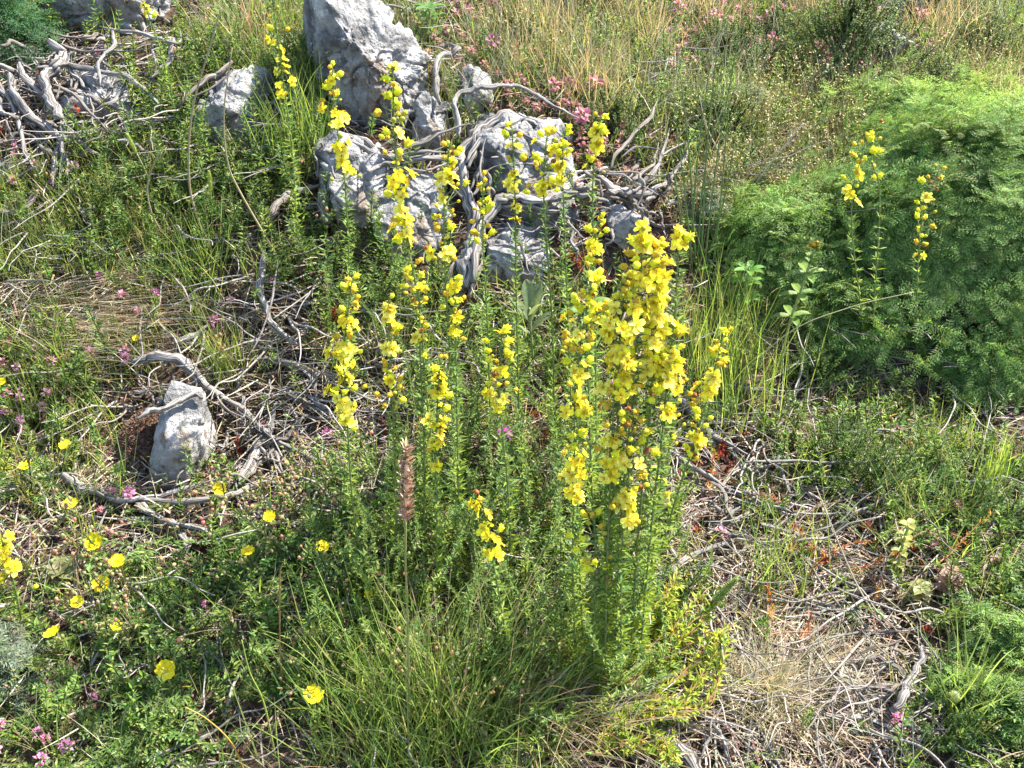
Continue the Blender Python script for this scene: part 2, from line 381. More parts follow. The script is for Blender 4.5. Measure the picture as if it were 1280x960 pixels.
# ------------------------------------------------------------------ dead wood
def wire(pts, w0, w1, h=0.0, wob=.35, dense=6):
    """pixel polyline -> world points and radii; w in photo pixels (full width); points may carry a height"""
    W = []
    for p in pts:
        hh = p[2] if len(p) > 2 else h
        W.append(at(p[0], p[1], hh + .004))
    C = catmull(W, dense); n = len(C); s = pxm(C[n//2])
    r = np.linspace(w0, w1, n)*.5*s; r = r*(1+RNG.normal(0, .06, n))
    q = np.arange(n)/dense; ph = RNG.uniform(0, 6, 6)
    kink = np.stack([np.sin(q*2.3+ph[i])+.7*np.sin(q*4.9+ph[i+3]) for i in range(3)], 1)*min(.004, .0015+r.mean()*.25)
    r = r*1.08*(1+.16*np.sin(q*3.1+ph[0])*np.sin(q*1.3+ph[1]))
    q2 = np.minimum(np.arange(n), np.arange(n)[::-1])/max(1, dense*.6); r = r*np.clip(.45+q2*.55, .3, 1)
    C = C + kink*.8 + RNG.normal(0, 1, C.shape)*r[:, None]*wob*.4
    return C, r
def extra(x0, x1, y0, y1, n, h0, h1, seed, lo=30, hi=90, w=4.5):
    rr = np.random.default_rng(seed); out = []
    for i in range(n):
        x, y = rr.uniform(x0, x1), rr.uniform(y0, y1); a = rr.uniform(-.6, 2.4); L_ = rr.uniform(lo, hi); h = rr.uniform(h0, h1); P = []
        for k in range(5):
            P.append((x, y, max(.01, h + rr.normal(0, .006)))); x += math.cos(a)*L_/5; y += math.sin(a)*L_/5; a += rr.normal(0, .35); h *= .85
        ww = rr.uniform(.4, 1)*w; out.append((P, ww, ww*.4))
    return out
def wood(label, cat, strands, mat=M_WOOD, name='dead_branch', h=.0, group=None):
    """first strand is the trunk; others are its side limbs"""
    first = strands[0]
    W0, r0 = wire(first[0], first[1], first[2], first[3] if len(first) > 3 else h)
    org = W0[0]
    if len(strands) == 1:
        ge = Geo(); tube(ge, W0, r0, 9, ridge=.16)
        o = link(name, ge.mesh(name, mat, True, org, True), None, org); tag(o, label, cat, group); return o
    t = thing(name, label, cat, org, group)
    for i, s in enumerate(strands):
        W, r = wire(s[0], s[1], s[2], s[3] if len(s) > 3 else h)
        ge = Geo(); tube(ge, W, r, 9 if s[1] > 4 else 6, ridge=.2 if s[1] > 8 else .14)
        link('trunk' if i == 0 else 'limb', ge.mesh('limb', M_WOODD if (i > 4 and i % 3 == 0) else mat, True, org, True), t)
    return t
wood('silvery arching dead shrub trunk splitting into looping limbs above the low shaded rock', 'dead shrub', [
    ([(577, 356), (586, 325), (592, 300), (588, 262), (579, 215), (584, 184), (604, 158), (634, 146), (664, 154), (692, 172), (708, 190)], 17, 7, .05),
    ([(585, 210), (594, 180), (606, 166), (630, 162), (652, 168), (676, 182), (704, 196)], 9, 4, .065),
    ([(582, 205), (604, 170), (640, 154), (664, 146)], 6, 2, .08),
    ([(590, 356), (598, 300), (612, 266), (630, 251), (660, 247), (700, 248), (728, 240), (748, 222)], 13, 9, .06),
    ([(620, 262), (650, 258), (690, 262), (712, 268)], 7, 3, .05),
    ([(746, 222), (770, 236), (800, 242), (826, 234), (845, 216), (856, 192), (862, 176)], 9, 5, .05),
    ([(762, 212), (778, 184), (800, 158), (818, 140), (822, 122)], 6, 2, .07),
    ([(797, 234), (818, 212), (830, 186), (838, 160)], 6, 2.5, .06),
    ([(826, 196), (846, 184), (872, 168)], 4, 2, .06),
    ([(748, 222), (776, 246), (796, 268), (819, 279), (854, 281)], 7, 3, .03),
    ([(756, 226), (790, 244), (812, 270)], 5, 3, .04),
    ([(826, 244), (848, 254), (880, 268)], 4, 2, .03),
    ([(598, 222), (622, 208), (660, 205)], 3, 1.5, .07),
    ([(592, 246), (600, 226), (602, 200), (608, 172)], 4, 2, .09),
    ([(776, 196), (800, 184), (830, 190)], 3, 1.5, .05)] + extra(590, 850, 180, 280, 30, .04, .10, 6, 30, 90, 7), h=.05)
wood('thick fibrous dark grey dead stump rising from the shade to the arching limbs', 'stump', [
    ([(562, 372), (576, 350), (592, 318), (600, 290)], 22, 13, .03), ([(552, 368), (566, 340), (590, 300)], 10, 6, .04), ([(584, 372), (598, 344), (602, 316)], 9, 6, .04)], M_WOODD, 'dead_stump')
wood('braided bundle of grey dead stems lying across the blocks below the boulder', 'dead branch', [
    ([(404, 180), (428, 172), (456, 178), (478, 190), (506, 202), (546, 196), (578, 200)], 9, 6, .07),
    ([(420, 176), (452, 182), (486, 196), (520, 192), (556, 188)], 6, 4, .085),
    ([(430, 170), (460, 190), (492, 208), (532, 214)], 6, 3, .07),
    ([(498, 192), (520, 180), (545, 170), (566, 162), (586, 152)], 4.5, 2, .10),
    ([(450, 208), (500, 216), (556, 208)], 4, 2, .06)] + extra(400, 560, 168, 230, 22, .07, .12, 7, 30, 80, 6))
wood('white upright dead stub with peeling bark left of the pale cracked block', 'stump', [
    ([(410, 276), (406, 250), (406, 226), (404, 200)], 15, 10, .04), ([(398, 222), (396, 204), (392, 190)], 4, 2, .07)], M_WOOD, 'dead_stump')
wood('short curled silver root standing beside the wedge of limestone', 'dead branch', [([(549, 128), (546, 98), (546, 78), (554, 68), (568, 66), (571, 60), (560, 56), (550, 57)], 8, 4, .05)])
wood('thin arched branch curving over the small white pitted rock', 'dead branch', [([(573, 172), (571, 146), (570, 124), (580, 114), (600, 110), (622, 108), (640, 106), (662, 114), (684, 127), (704, 138), (724, 148)], 7, 3, .08)])
wood('tangle of thick grey dead roots hanging down the bank at the upper left', 'dead roots', [
    ([(62, 50), (76, 66), (72, 82), (58, 96), (58, 118), (70, 136), (78, 148)], 13, 10, .07),
    ([(78, 80), (110, 86), (144, 92), (172, 106), (200, 128)], 7, 4, .06),
    ([(24, 80), (34, 98), (52, 118), (70, 136)], 8, 7, .06),
    ([(8, 88), (14, 110), (28, 130), (52, 156), (78, 172)], 11, 7, .05),
    ([(-6, 100), (6, 116), (18, 140), (30, 180), (42, 212)], 7, 4, .04),
    ([(78, 150), (80, 176), (68, 200), (68, 232)], 8, 5, .04),
    ([(66, 106), (92, 118), (112, 140), (136, 164)], 5, 3, .06),
    ([(82, 156), (100, 178), (118, 190), (140, 198)], 5, 2, .04),
    ([(76, 188), (84, 204), (82, 222)], 5, 3, .04),
    ([(-10, 268), (20, 262), (42, 246), (58, 228)], 9, 5, .02),
    ([(0, 282), (24, 276), (44, 266)], 5, 2, .02),
    ([(60, 232), (86, 252), (110, 276), (124, 292)], 3, 1.5, .02),
    ([(44, 88), (70, 82), (84, 78)], 8, 5, .07)] + extra(-10, 150, 50, 190, 40, .03, .08, 5, 30, 90, 7), name='dead_root')
wood('spray of bare grey branches reaching right from the top left rock', 'dead branch', [
    ([(128, 34), (158, 40), (190, 46), (222, 54), (226, 40)], 6, 3, .07),
    ([(140, 38), (142, 58), (128, 70), (122, 86), (128, 106)], 6, 3, .07),
    ([(216, 48), (218, 64), (204, 82), (186, 98)], 7, 5, .06),
    ([(76, 54), (102, 64), (140, 64), (184, 60)], 4, 2, .06),
    ([(190, 58), (196, 90), (184, 108)], 5, 3, .05),
    ([(160, 110), (142, 126), (118, 136)], 7, 4, .04),
    ([(60, 40), (100, 48), (120, 44)], 4, 2, .05)])
wood('dark barky branch leaning against the lichen topped rock', 'dead branch', [
    ([(224, 134), (250, 106), (272, 92), (292, 78)], 9, 6, .05), ([(236, 120), (262, 112), (288, 92)], 4, 2, .06)], M_WOODD)
wood('bent grey limb coming out of the shade left of the white stub', 'dead branch', [([(330, 280), (344, 258), (358, 246), (376, 238), (400, 230)], 11, 7, .04)], M_WOODD)
wood('long grey branch running from the spotted white rock down towards the flowers', 'dead branch', [
    ([(166, 456, .05), (186, 446, .07), (214, 446, .08), (238, 462, .075), (262, 482, .06), (302, 513, .035), (332, 540), (358, 556), (390, 576), (424, 582)], 11, 5, .035),
    ([(178, 458), (196, 436), (194, 428)], 4, 1.5, .03),
    ([(330, 540), (340, 570), (350, 594)], 6, 3, .02),
    ([(212, 448), (240, 470), (246, 490)], 4, 2, .07)] + extra(190, 420, 450, 590, 26, .01, .05, 8, 30, 90, 6.5))
wood('short pointed branch resting across the middle of the spotted white rock', 'dead branch', [([(173, 524), (190, 514), (214, 504), (238, 496), (254, 496)], 8, 7, .13)])
wood('pale forked stick standing between the two long branches of the litter patch', 'dead branch', [
    ([(298, 606), (314, 580), (330, 548), (346, 504)], 12, 8, .02), ([(334, 530), (344, 560), (352, 588)], 6, 4, .02)])
wood('split grey branch lying in a shallow curve below the spotted white rock', 'dead branch', [
    ([(70, 588), (92, 602), (120, 616), (158, 626), (202, 618), (256, 606)], 11, 5, .02), ([(150, 624), (204, 626), (278, 622), (324, 606), (388, 606)], 7, 4, .02),
    ([(158, 624), (162, 606), (176, 606)], 3, 1, .02)])
wood('hooked grey branch standing up in the dark gap at centre left', 'dead branch', [([(333, 316), (326, 354), (332, 390), (350, 414), (374, 432)], 9, 7, .04), ([(346, 320), (342, 370), (330, 408), (306, 450)], 3, 2, .06)])
wood('short bleached stick poking from behind the green grass tuft', 'dead branch', [([(216, 426), (240, 422), (262, 408)], 9, 6, .02)])
wood('dark grey broken limb half hidden in the straw left of the yellow spikes', 'dead branch', [
    ([(318, 448), (356, 454), (402, 466), (430, 470)], 10, 7, .02), ([(346, 486), (386, 506), (424, 522)], 12, 9, .015), ([(350, 500), (376, 520), (410, 522), (430, 508)], 5, 3, .02)], M_WOODD)
wood('forked driftwood grey branch below the spotted rock, pointing at the rock roses', 'dead branch', [
    ([(164, 626), (190, 642), (220, 654), (256, 667), (290, 684)], 12, 5, .015), ([(150, 650), (176, 648), (214, 652)], 8, 6, .01), ([(228, 660), (234, 680), (232, 694)], 9, 5, .01)])
wood('thin straight grey stick lying level in the shade right of the flower clump', 'dead branch', [([(930, 578), (975, 576), (1015, 578), (1060, 578), (1100, 574), (1144, 568)], 4, 3, .04)])
wood('pair of grey branches sloping down to the right, just right of the big flower clump', 'dead branch', [
    ([(838, 484), (866, 516), (892, 544), (934, 566)], 10, 5, .02), ([(836, 560), (860, 580), (890, 600), (926, 616), (962, 634), (990, 640)], 9, 4, .025),
    ([(990, 640), (1040, 642), (1066, 640), (1106, 644)], 4, 3, .025), ([(846, 574), (866, 594), (880, 616)], 8, 5, .01)] + extra(840, 990, 520, 680, 22, .01, .05, 9, 30, 90, 6))
wood('forked bleached stick with a thick butt end near the base of the flower clump', 'dead branch', [
    ([(818, 732), (836, 714), (862, 696), (900, 682), (932, 668)], 9, 4, .02), ([(858, 698), (890, 706), (920, 720), (940, 736)], 5, 3, .015),
    ([(812, 610), (826, 650), (842, 690), (848, 706)], 6, 8, .02)])
wood('thick grey branch at the bottom right under the dry grass tuft', 'dead branch', [
    ([(1046, 894), (1092, 905), (1140, 922), (1188, 922)], 12, 7, .01), ([(1112, 886), (1136, 905), (1174, 920)], 9, 6, .025)])
wood('bright white stick leaning upright right of the dry grass tuft', 'dead branch', [([(1120, 888), (1132, 862), (1142, 840), (1152, 826), (1154, 806)], 10, 5, .04)])
wood('dark curved twig behind the bright white stick', 'dead branch', [([(1072, 828), (1096, 822), (1120, 836), (1144, 846)], 7, 5, .02), ([(1076, 818), (1100, 806), (1128, 800)], 6, 3, .03)], M_WOODD)
wood('row of short grey roots crossing under the dry grass tuft', 'dead branch', [
    ([(1052, 876), (1080, 870), (1110, 876)], 7, 5, .01), ([(1060, 850), (1090, 858), (1120, 850)], 5, 3, .01), ([(1090, 792), (1120, 790), (1150, 786)], 5, 3, .02)] + extra(1010, 1180, 800, 930, 24, .01, .04, 10, 30, 90, 5))
wood('heavy bleached branch end at the bottom edge below the flower clump', 'dead branch', [([(800, 900), (824, 916), (846, 936), (880, 972)], 14, 18, .01)])
wood('slender forked twig crossing the brown litter at the bottom, right of centre', 'dead branch', [
    ([(876, 950), (884, 926), (892, 900), (906, 880), (926, 862)], 4, 2, .02), ([(890, 902), (904, 930), (920, 966)], 8, 5, .012), ([(934, 960), (938, 900), (942, 884)], 4, 2, .015)])
wood('looping pale twigs at the top edge right of the boulder', 'dead branch', [([(480, 6), (520, 12), (548, 10), (580, 2)], 4, 2, .04), ([(500, -4), (530, 6), (566, -4)], 3, 2, .05)])

# ------------------------------------------------------------------ palettes (real surface colours)
GR = [(.15, .23, .045), (.21, .29, .06), (.10, .17, .04), (.26, .33, .09)]
GRB = [(.09, .18, .045), (.13, .23, .06), (.08, .16, .05)]
YG = [(.30, .38, .045), (.38, .42, .06), (.21, .31, .04)]
STRAW = [(.36, .28, .18), (.28, .20, .13), (.42, .36, .27), (.20, .13, .085), (.33, .30, .26)]
PALE = [(.46, .40, .28), (.38, .33, .20), (.52, .47, .38)]
BRN = [(.15, .075, .045), (.21, .11, .065), (.09, .05, .035)]
SILV = [(.17, .22, .14), (.22, .26, .18)]
RED = [(.25, .06, .035), (.32, .10, .04), (.20, .05, .04)]
PINK = [(.62, .30, .50), (.68, .42, .58), (.52, .20, .38)]
ROSE = [(.42, .20, .24), (.50, .32, .30), (.36, .14, .20), (.30, .24, .14)]

# ------------------------------------------------------------------ small-plant templates (local, metres)
def T(ge): return ge.arrays()
def t_sprig(h, step, per, L, w, cols, el=(.3, .9), stem=(.10, .13, .04), curve=.25, taper=.5):
    ge = Geo(); yaw = RNG.uniform(0, 6.3)
    k = int(h/step); s = np.linspace(0, 1, k+1)
    cx = np.sin(s*1.3)*curve*h*.5; P = np.stack([cx*np.cos(yaw), cx*np.sin(yaw), s*h], 1)
    tube(ge, P[::max(1, k//5)], .0008, 3, stem, cap=False)
    n = (k+1)*per; pi = np.repeat(P, per, 0) + RNG.normal(0, .0005, (n, 3)); si = np.repeat(s, per)
    a = RNG.uniform(0, 6.3, n); e = RNG.uniform(el[0], el[1], n)
    d = np.stack([np.cos(a)*np.cos(e), np.sin(a)*np.cos(e), np.sin(e)], 1)
    sz = (1-taper*si**3)*RNG.uniform(.7, 1.2, n)
    leaves(ge, pi, d, L*sz, w*sz, jit(mixcols(cols, n), n))
    return T(ge)
def t_fern(nfr, L, pairs, ll, lw, cols, el=(.5, 1.1), sub=2):
    """finely divided leaves radiating from the base"""
    ge = Geo()
    for f in range(nfr):
        yaw = RNG.uniform(0, 6.3); e0 = RNG.uniform(*el); n = pairs; s = (np.arange(n)+.8)/n
        a = e0 - s*.9; st = L*RNG.uniform(.7, 1.2)/n
        rr = np.cumsum(np.cos(a))*st; zz = np.cumsum(np.sin(a))*st
        P = np.stack([rr*np.cos(yaw), rr*np.sin(yaw), zz], 1); side = np.array((-math.sin(yaw), math.cos(yaw), 0))
        tube(ge, np.concatenate([[(0, 0, 0)], P[::2]]), .0006, 3, cols[0], cap=False)
        fw = np.stack([np.cos(a)*np.cos(yaw), np.cos(a)*np.sin(yaw), np.sin(a)], 1)
        for sg in (-1, 1):
            for q in range(sub):
                d = fw*RNG.uniform(.5, 1.2, (n, 1)) + side*sg*RNG.uniform(.6, 1.1, (n, 1)) + RNG.normal(0, .25, (n, 3))
                sc_ = np.sin(np.clip(s*.9+.15, 0, 1)*PI)**.6
                leaves(ge, P + side*sg*ll*.25*q, d, ll*sc_*RNG.uniform(.6, 1.2, n), lw, jit(mixcols(cols, n), n))
    return T(ge)
def t_head(n, r, L, w, cols, z):
    ge = Geo(); d = norm(RNG.normal(0, 1, (n, 3)) + (0, 0, .5)); leaves(ge, d*r*.4 + (0, 0, z), d, L, w, jit(mixcols(cols, n), n)); return ge
def join(*ts):
    ge = Geo()
    for t in ts:
        V, Tt, C, X = t if isinstance(t, tuple) else t.arrays(); ge.add(V, Tt, C, X)
    return ge.arrays()
def t_grass(n, L, w, a0=(.0, .5), a1=(.3, 1.3), cols=GR, tip=None, rad=.012, seg=4):
    ge = Geo(); b = np.concatenate([RNG.normal(0, rad, (n, 2)), np.zeros((n, 1))], 1)
    c = jit(mixcols(cols, n), n); tc = None if tip is None else jit(mixcols(tip, n), n)
    blades(ge, b, RNG.uniform(0, 6.3, n), L*RNG.uniform(.5, 1.15, n), w*RNG.uniform(.7, 1.3, n), RNG.uniform(*a0, n), RNG.uniform(*a1, n), c, seg, tc); return T(ge)
def t_buds(h, cols):
    ge = Geo(); yaw = RNG.uniform(0, 6.3); s = np.linspace(0, 1, 6)
    P = np.stack([np.sin(s)*h*.25*np.cos(yaw), np.sin(s)*h*.25*np.sin(yaw), s*h], 1); tube(ge, P, .0006, 3, (.16, .13, .06), cap=False)
    k = 7; p = P[RNG.integers(3, 6, k)] + RNG.normal(0, .009, (k, 3)); blobs(ge, p, RNG.uniform(.0018, .003, k), jit(mixcols(cols, k), k), 1.4)
    leaves(ge, p, RNG.normal(0, 1, (k, 3)), .008, .003, jit(mixcols(GR, k), k)); return T(ge)
def t_seedgrass(h, cols):
    ge = Geo(); n = 5
    b = np.concatenate([RNG.normal(0, .01, (n, 2)), np.zeros((n, 1))], 1); yaw = RNG.uniform(0, 6.3, n); L = h*RNG.uniform(.7, 1.1, n)
    blades(ge, b, yaw, L, .0011, .05, .5, jit(mixcols(cols, n), n), 3)
    m = 26; i = RNG.integers(0, n, m); f = RNG.uniform(.6, 1.0, m)
    x = L[i]*f*.25*f; p = b[i] + np.stack([x*np.cos(yaw[i]), x*np.sin(yaw[i]), L[i]*f*.96], 1) + RNG.normal(0, .005, (m, 3))
    leaves(ge, p, RNG.normal(0, 1, (m, 3)) + (0, 0, .8), .0052, .0021, jit(mixcols(cols, m), m)); return T(ge)
def t_litter(n, L, w, cols, rad):
    ge = Geo(); b = np.concatenate([RNG.normal(0, rad, (n, 2)), RNG.uniform(0, .012, (n, 1))], 1)
    blades(ge, b, RNG.uniform(0, 6.3, n), L*RNG.uniform(.4, 1.2, n), w*RNG.uniform(.6, 1.3, n), RNG.uniform(1.25, 1.7, n), RNG.uniform(1.3, 1.9, n), jit(mixcols(cols, n), n), 3); return T(ge)

# ------------------------------------------------------------------ ground cover: nobody could count it
XR, YR = (-2.0, 2.1), (.62, 4.3)
EXPO = 1.0
def zone(blobs_, base=0.0, out=.35):
    def f(px, py):
        qx = np.clip(px, 0, 1280); qy = np.clip(py, 0, 960); v = np.full(len(px), float(base))
        for (cx, cy, rx, ry, val) in blobs_:
            d = np.hypot((qx-cx)/rx, (qy-cy)/ry); v = np.maximum(v, val*(1-sm(.72, 1.12, d)))
        off = (px < -40) | (px > 1320) | (py > 1010) | (py < -60)
        return np.where(off, v*out, v)
    return f
BARE = zone([(50, 130, 110, 95, .9), (360, 520, 90, 90, .8), (170, 530, 30, 70, 1), (350, 400, 70, 45, .8), (900, 600, 70, 70, .8), (900, 720, 90, 60, .7), (1120, 870, 110, 60, .85), (910, 900, 90, 60, .8), (1040, 470, 90, 50, .85), (1140, 480, 90, 30, .6),
             (200, 590, 110, 40, .6), (770, 300, 60, 50, .6), (580, 330, 40, 60, .7), (1040, 820, 90, 60, .7), (1060, 690, 80, 60, .7), (410, 250, 60, 60, .4), (700, 175, 90, 60, .85), (570, 60, 40, 50, .6), (910, 60, 90, 40, .7), (1090, 60, 80, 40, .7), (1100, 440, 160, 60, .8), (90, 390, 120, 34, .8), (1130, 700, 100, 50, .8), (1230, 520, 80, 50, .7)], 0)
def sample(dmax, zf, patch=.5, seed=0, avoid=True, bare=False):
    n = int(dmax*(XR[1]-XR[0])*(YR[1]-YR[0])); x = RNG.uniform(*XR, n); y = RNG.uniform(*YR, n); z = G(x, y); P = np.stack([x, y, z], 1)
    px, py = project(P)
    keep = (px > -380) & (px < 1660) & (py > -300) & (py < 1150)
    p = zf(px, py)*(1+patch*np.sin(x*13+seed*1.7+2*np.sin(y*9+seed))*np.sin(y*15-seed+1.5*np.sin(x*11)))
    if bare: p = p*(1-BARE(px, py))
    keep &= RNG.uniform(0, 1, n) < p
    if avoid:
        for poly in ROCK_FOOT:
            keep &= ~in_poly(px, py, poly)
    return P[keep]
def cover(name, tmpls, dmax, zf, scale=(.75, 1.25), tilt=.3, tint=(.14, .07), mat=M_LEAF, patch=.5, seed=0, sink=.002, label=None, cat='ground cover'):
    P = sample(dmax, zf, patch, seed, bare=(cat in ('grass', 'herbs'))); ge = Geo(); k = RNG.integers(0, len(tmpls), len(P))
    for j, t in enumerate(tmpls):
        Q = P[k == j] - (0, 0, sink); n = len(Q)
        if n: scatter(ge, t, Q, RNG.uniform(*scale, n), jit((1, 1, 1), n, *tint)*1.0, tilt)
    if not ge.V: return
    me = ge.mesh(name, mat); o = link(name, me); tag(o, label, cat, None, 'stuff')
    print(name, len(P), 'tris', len(me.polygons))

# dead straw and needles
Zlit = zone([(980, 870, 200, 110, .9), (880, 700, 100, 110, .6), (400, 500, 180, 110, .7), (100, 380, 140, 50, .8), (620, 620, 260, 200, .55), (1120, 700, 200, 110, .45),
             (1100, 520, 200, 60, .3), (760, 260, 90, 60, .4), (120, 640, 140, 50, .6), (700, 60, 200, 80, .4), (1180, 100, 140, 110, .5), (960, 200, 140, 90, .4)], .12)
cover('straw_litter', [t_litter(9, .065, .0020, STRAW, .02) for _ in range(4)], 3600, Zlit, mat=M_DRY, tint=(.2, .03), tilt=.18, sink=-.001, label='loose pale straw and dead needles strewn over the bare soil', cat='litter')
Zbrn = zone([(980, 850, 280, 150, .9), (400, 500, 240, 150, 1), (240, 120, 260, 140, .8), (1130, 560, 220, 150, .7), (170, 520, 50, 90, 1), (870, 620, 120, 200, .9), (100, 640, 150, 50, .8), (1080, 700, 180, 100, .9)], .25)
def t_crumbs():
    ge = Geo(); n = 8; p = np.concatenate([RNG.normal(0, .014, (n, 2)), RNG.uniform(0, .003, (n, 1))], 1); d = RNG.normal(0, 1, (n, 3))*(1, 1, .35)
    leaves(ge, p, d, RNG.uniform(.005, .012, n), RNG.uniform(.0015, .004, n), jit(mixcols(BRN+STRAW[3:4], n), n)); return T(ge)
cover('leaf_litter', [t_crumbs() for _ in range(4)], 7500, Zbrn, mat=M_DRY, label='small brown dead leaves and chips lying on the dark soil', cat='litter')
def t_twig(L=1.0):
    ge = Geo()
    for q in range(2):
        P = catmull(np.cumsum(np.concatenate([[(0, 0, .006)], (RNG.normal(0, 1, (5, 3))*(.004, .0045, .003)+(.018, .007*q, .001*q))*L]), 0), 3); tube(ge, P, np.linspace(.0013, .0004, len(P))*L**.5, 5, jit([(.27, .24, .215)], 1, .25, .015)[0])
    return T(ge)
cover('dead_twigs', [t_twig() for _ in range(8)], 620, Zbrn, tint=(.2, .02), scale=(.7, 2.0), mat=M_DRY, tilt=.15, sink=-.003, label='thin broken grey twigs scattered over the litter', cat='twigs')
Ztw = zone([(900, 600, 80, 110, 1), (880, 730, 90, 80, .8), (1110, 870, 120, 70, 1), (930, 900, 110, 60, .6), (370, 510, 90, 90, .8), (350, 400, 70, 50, .6), (90, 130, 110, 90, .9), (600, 300, 120, 80, .5), (800, 260, 80, 50, .7), (200, 600, 110, 40, .5)], .02)
cover('bleached_twigs', [t_twig(1.5) for _ in range(16)], 560, Ztw, tint=(.2, .02), scale=(.6, 1.3), mat=M_DRY, tilt=.25, sink=-.008, label='longer crooked bleached twigs piled between the dead branches', cat='twigs')
def t_clod():
    ge = Geo(); n = 5; blobs(ge, np.concatenate([RNG.normal(0, .014, (n, 2)), np.full((n, 1), .001)], 1), RNG.uniform(.0015, .005, n), jit(mixcols([(.12, .075, .05), (.2, .15, .11), (.30, .28, .25)], n), n), .8, RNG.normal(0, 1, (n, 3))); return T(ge)
cover('soil_clods', [t_clod() for _ in range(5)], 1500, Zbrn, mat=M_DRY, tint=(.2, .03), label='crumbs of dark soil and small pebbles on the bare ground', cat='soil crumbs')
# short green grass
Zgr = zone([(90, 280, 190, 110, 1.5), (60, 460, 120, 90, .9), (90, 520, 170, 130, .5), (640, 60, 260, 90, .5), (850, 120, 220, 120, .5), (300, 150, 100, 100, .1), (560, 850, 260, 160, .5), (1240, 60, 140, 80, .7), (230, 120, 150, 120, .15),
            (240, 360, 120, 60, .4), (1180, 620, 140, 130, .4), (360, 60, 60, 90, .9), (900, 420, 100, 60, .7), (640, 500, 200, 180, .3)], .12)
cover('meadow_grass', [t_grass(7, .085, .0018, cols=GR+YG[:1], tip=STRAW[:3]+GR, rad=.009) for _ in range(5)], 2600, Zgr, label='short fine green grass growing between the herbs', cat='grass')
Zmd = zone([(760, 90, 230, 120, .9), (1000, 190, 180, 110, .5), (1210, 120, 160, 120, 1), (960, 40, 180, 60, .8), (620, 20, 140, 60, .7)], .03)
cover('bleached_grass', [t_grass(8, .11, .0015, (0, .45), (.3, 1.3), cols=GR+PALE[:2]+[(.25, .31, .12), (.30, .36, .18), (.22, .30, .12)], tip=PALE+[(.34, .38, .22), (.28, .34, .18)], rad=.014) for _ in range(5)], 1150, Zmd, mat=M_DRY, label='long bleached meadow grass on the slope behind the dead branches', cat='grass')
SEED = [(.38, .33, .12), (.32, .29, .10), (.28, .29, .10), (.34, .25, .12)]
Zsd = zone([(960, 215, 110, 80, 1), (1010, 165, 90, 50, 1), (790, 150, 90, 40, .5), (690, 70, 90, 40, .4), (1190, 150, 100, 70, .5), (900, 270, 70, 40, .8)], .0)
cover('seeding_grass', [t_seedgrass(.11, SEED) for _ in range(5)], 1900, Zsd, patch=.9, seed=3, scale=(.8, 1.5), mat=M_DRY, label='yellowish seed heads of fine meadow grass left of the feathery bush', cat='grass')
# leafy herbs
Zh = zone([(220, 190, 190, 130, .9), (260, 330, 160, 90, .6), (470, 330, 120, 90, .8), (600, 720, 270, 170, .9), (200, 820, 260, 130, .55), (760, 780, 110, 150, .9), (60, 560, 120, 90, .5),
           (640, 420, 200, 120, .45), (350, 60, 120, 60, .5), (940, 560, 80, 80, .3), (1200, 640, 130, 120, .5), (860, 110, 200, 110, .6), (1200, 80, 100, 80, .4), (170, 300, 80, 100, .8), (1120, 560, 170, 90, .7), (1000, 420, 90, 60, .8), (1180, 720, 110, 70, .7), (960, 640, 60, 60, .35), (60, 480, 110, 100, .8), (120, 240, 120, 70, .5)], .15)
cover('green_herbs', [t_sprig(.075, .007, 4, .015, .0044, GR+GRB[:2]+YG[2:], curve=.6) for _ in range(8)], 1400, Zh, label='low leafy green herbs covering the ground', cat='herbs')
cover('narrow_leaf_herbs', [t_sprig(.11, .008, 5, .017, .0032, GR+GRB, curve=.4) for _ in range(6)], 800, zone([(600, 740, 260, 180, 1), (470, 320, 130, 100, .9), (250, 230, 160, 130, .7), (330, 90, 80, 100, .5), (660, 560, 160, 160, .5), (800, 200, 100, 90, .2)], .04), label='upright narrow leaved green shoots around the flower stems', cat='herbs')
Zf = zone([(330, 790, 220, 130, 1), (140, 900, 200, 90, .8), (440, 700, 90, 90, .9), (1260, 850, 90, 140, 1), (1210, 620, 100, 90, .4), (30, 60, 60, 60, .6), (1090, 590, 100, 60, .5), (1180, 640, 90, 80, .6), (470, 800, 90, 80, .6)], .03)
cover('ferny_herbs', [t_fern(5, .07, 8, .014, .0034, GR+GRB) for _ in range(6)], 900, Zf, label='dense deep green finely divided herb leaves at the lower left', cat='herbs')
Zbd = zone([(330, 690, 110, 60, 1), (180, 760, 150, 80, .9), (440, 860, 160, 110, .7), (60, 660, 90, 60, .6), (640, 900, 110, 70, .5), (380, 620, 80, 40, .8)], .03)
cover('seed_capsules', [t_buds(.09, [(.34, .33, .17), (.40, .34, .20), (.28, .30, .14), (.42, .28, .18)]) for _ in range(5)], 700, Zbd, label='nodding pale green seed capsules on thin stalks among the herbs', cat='herbs')
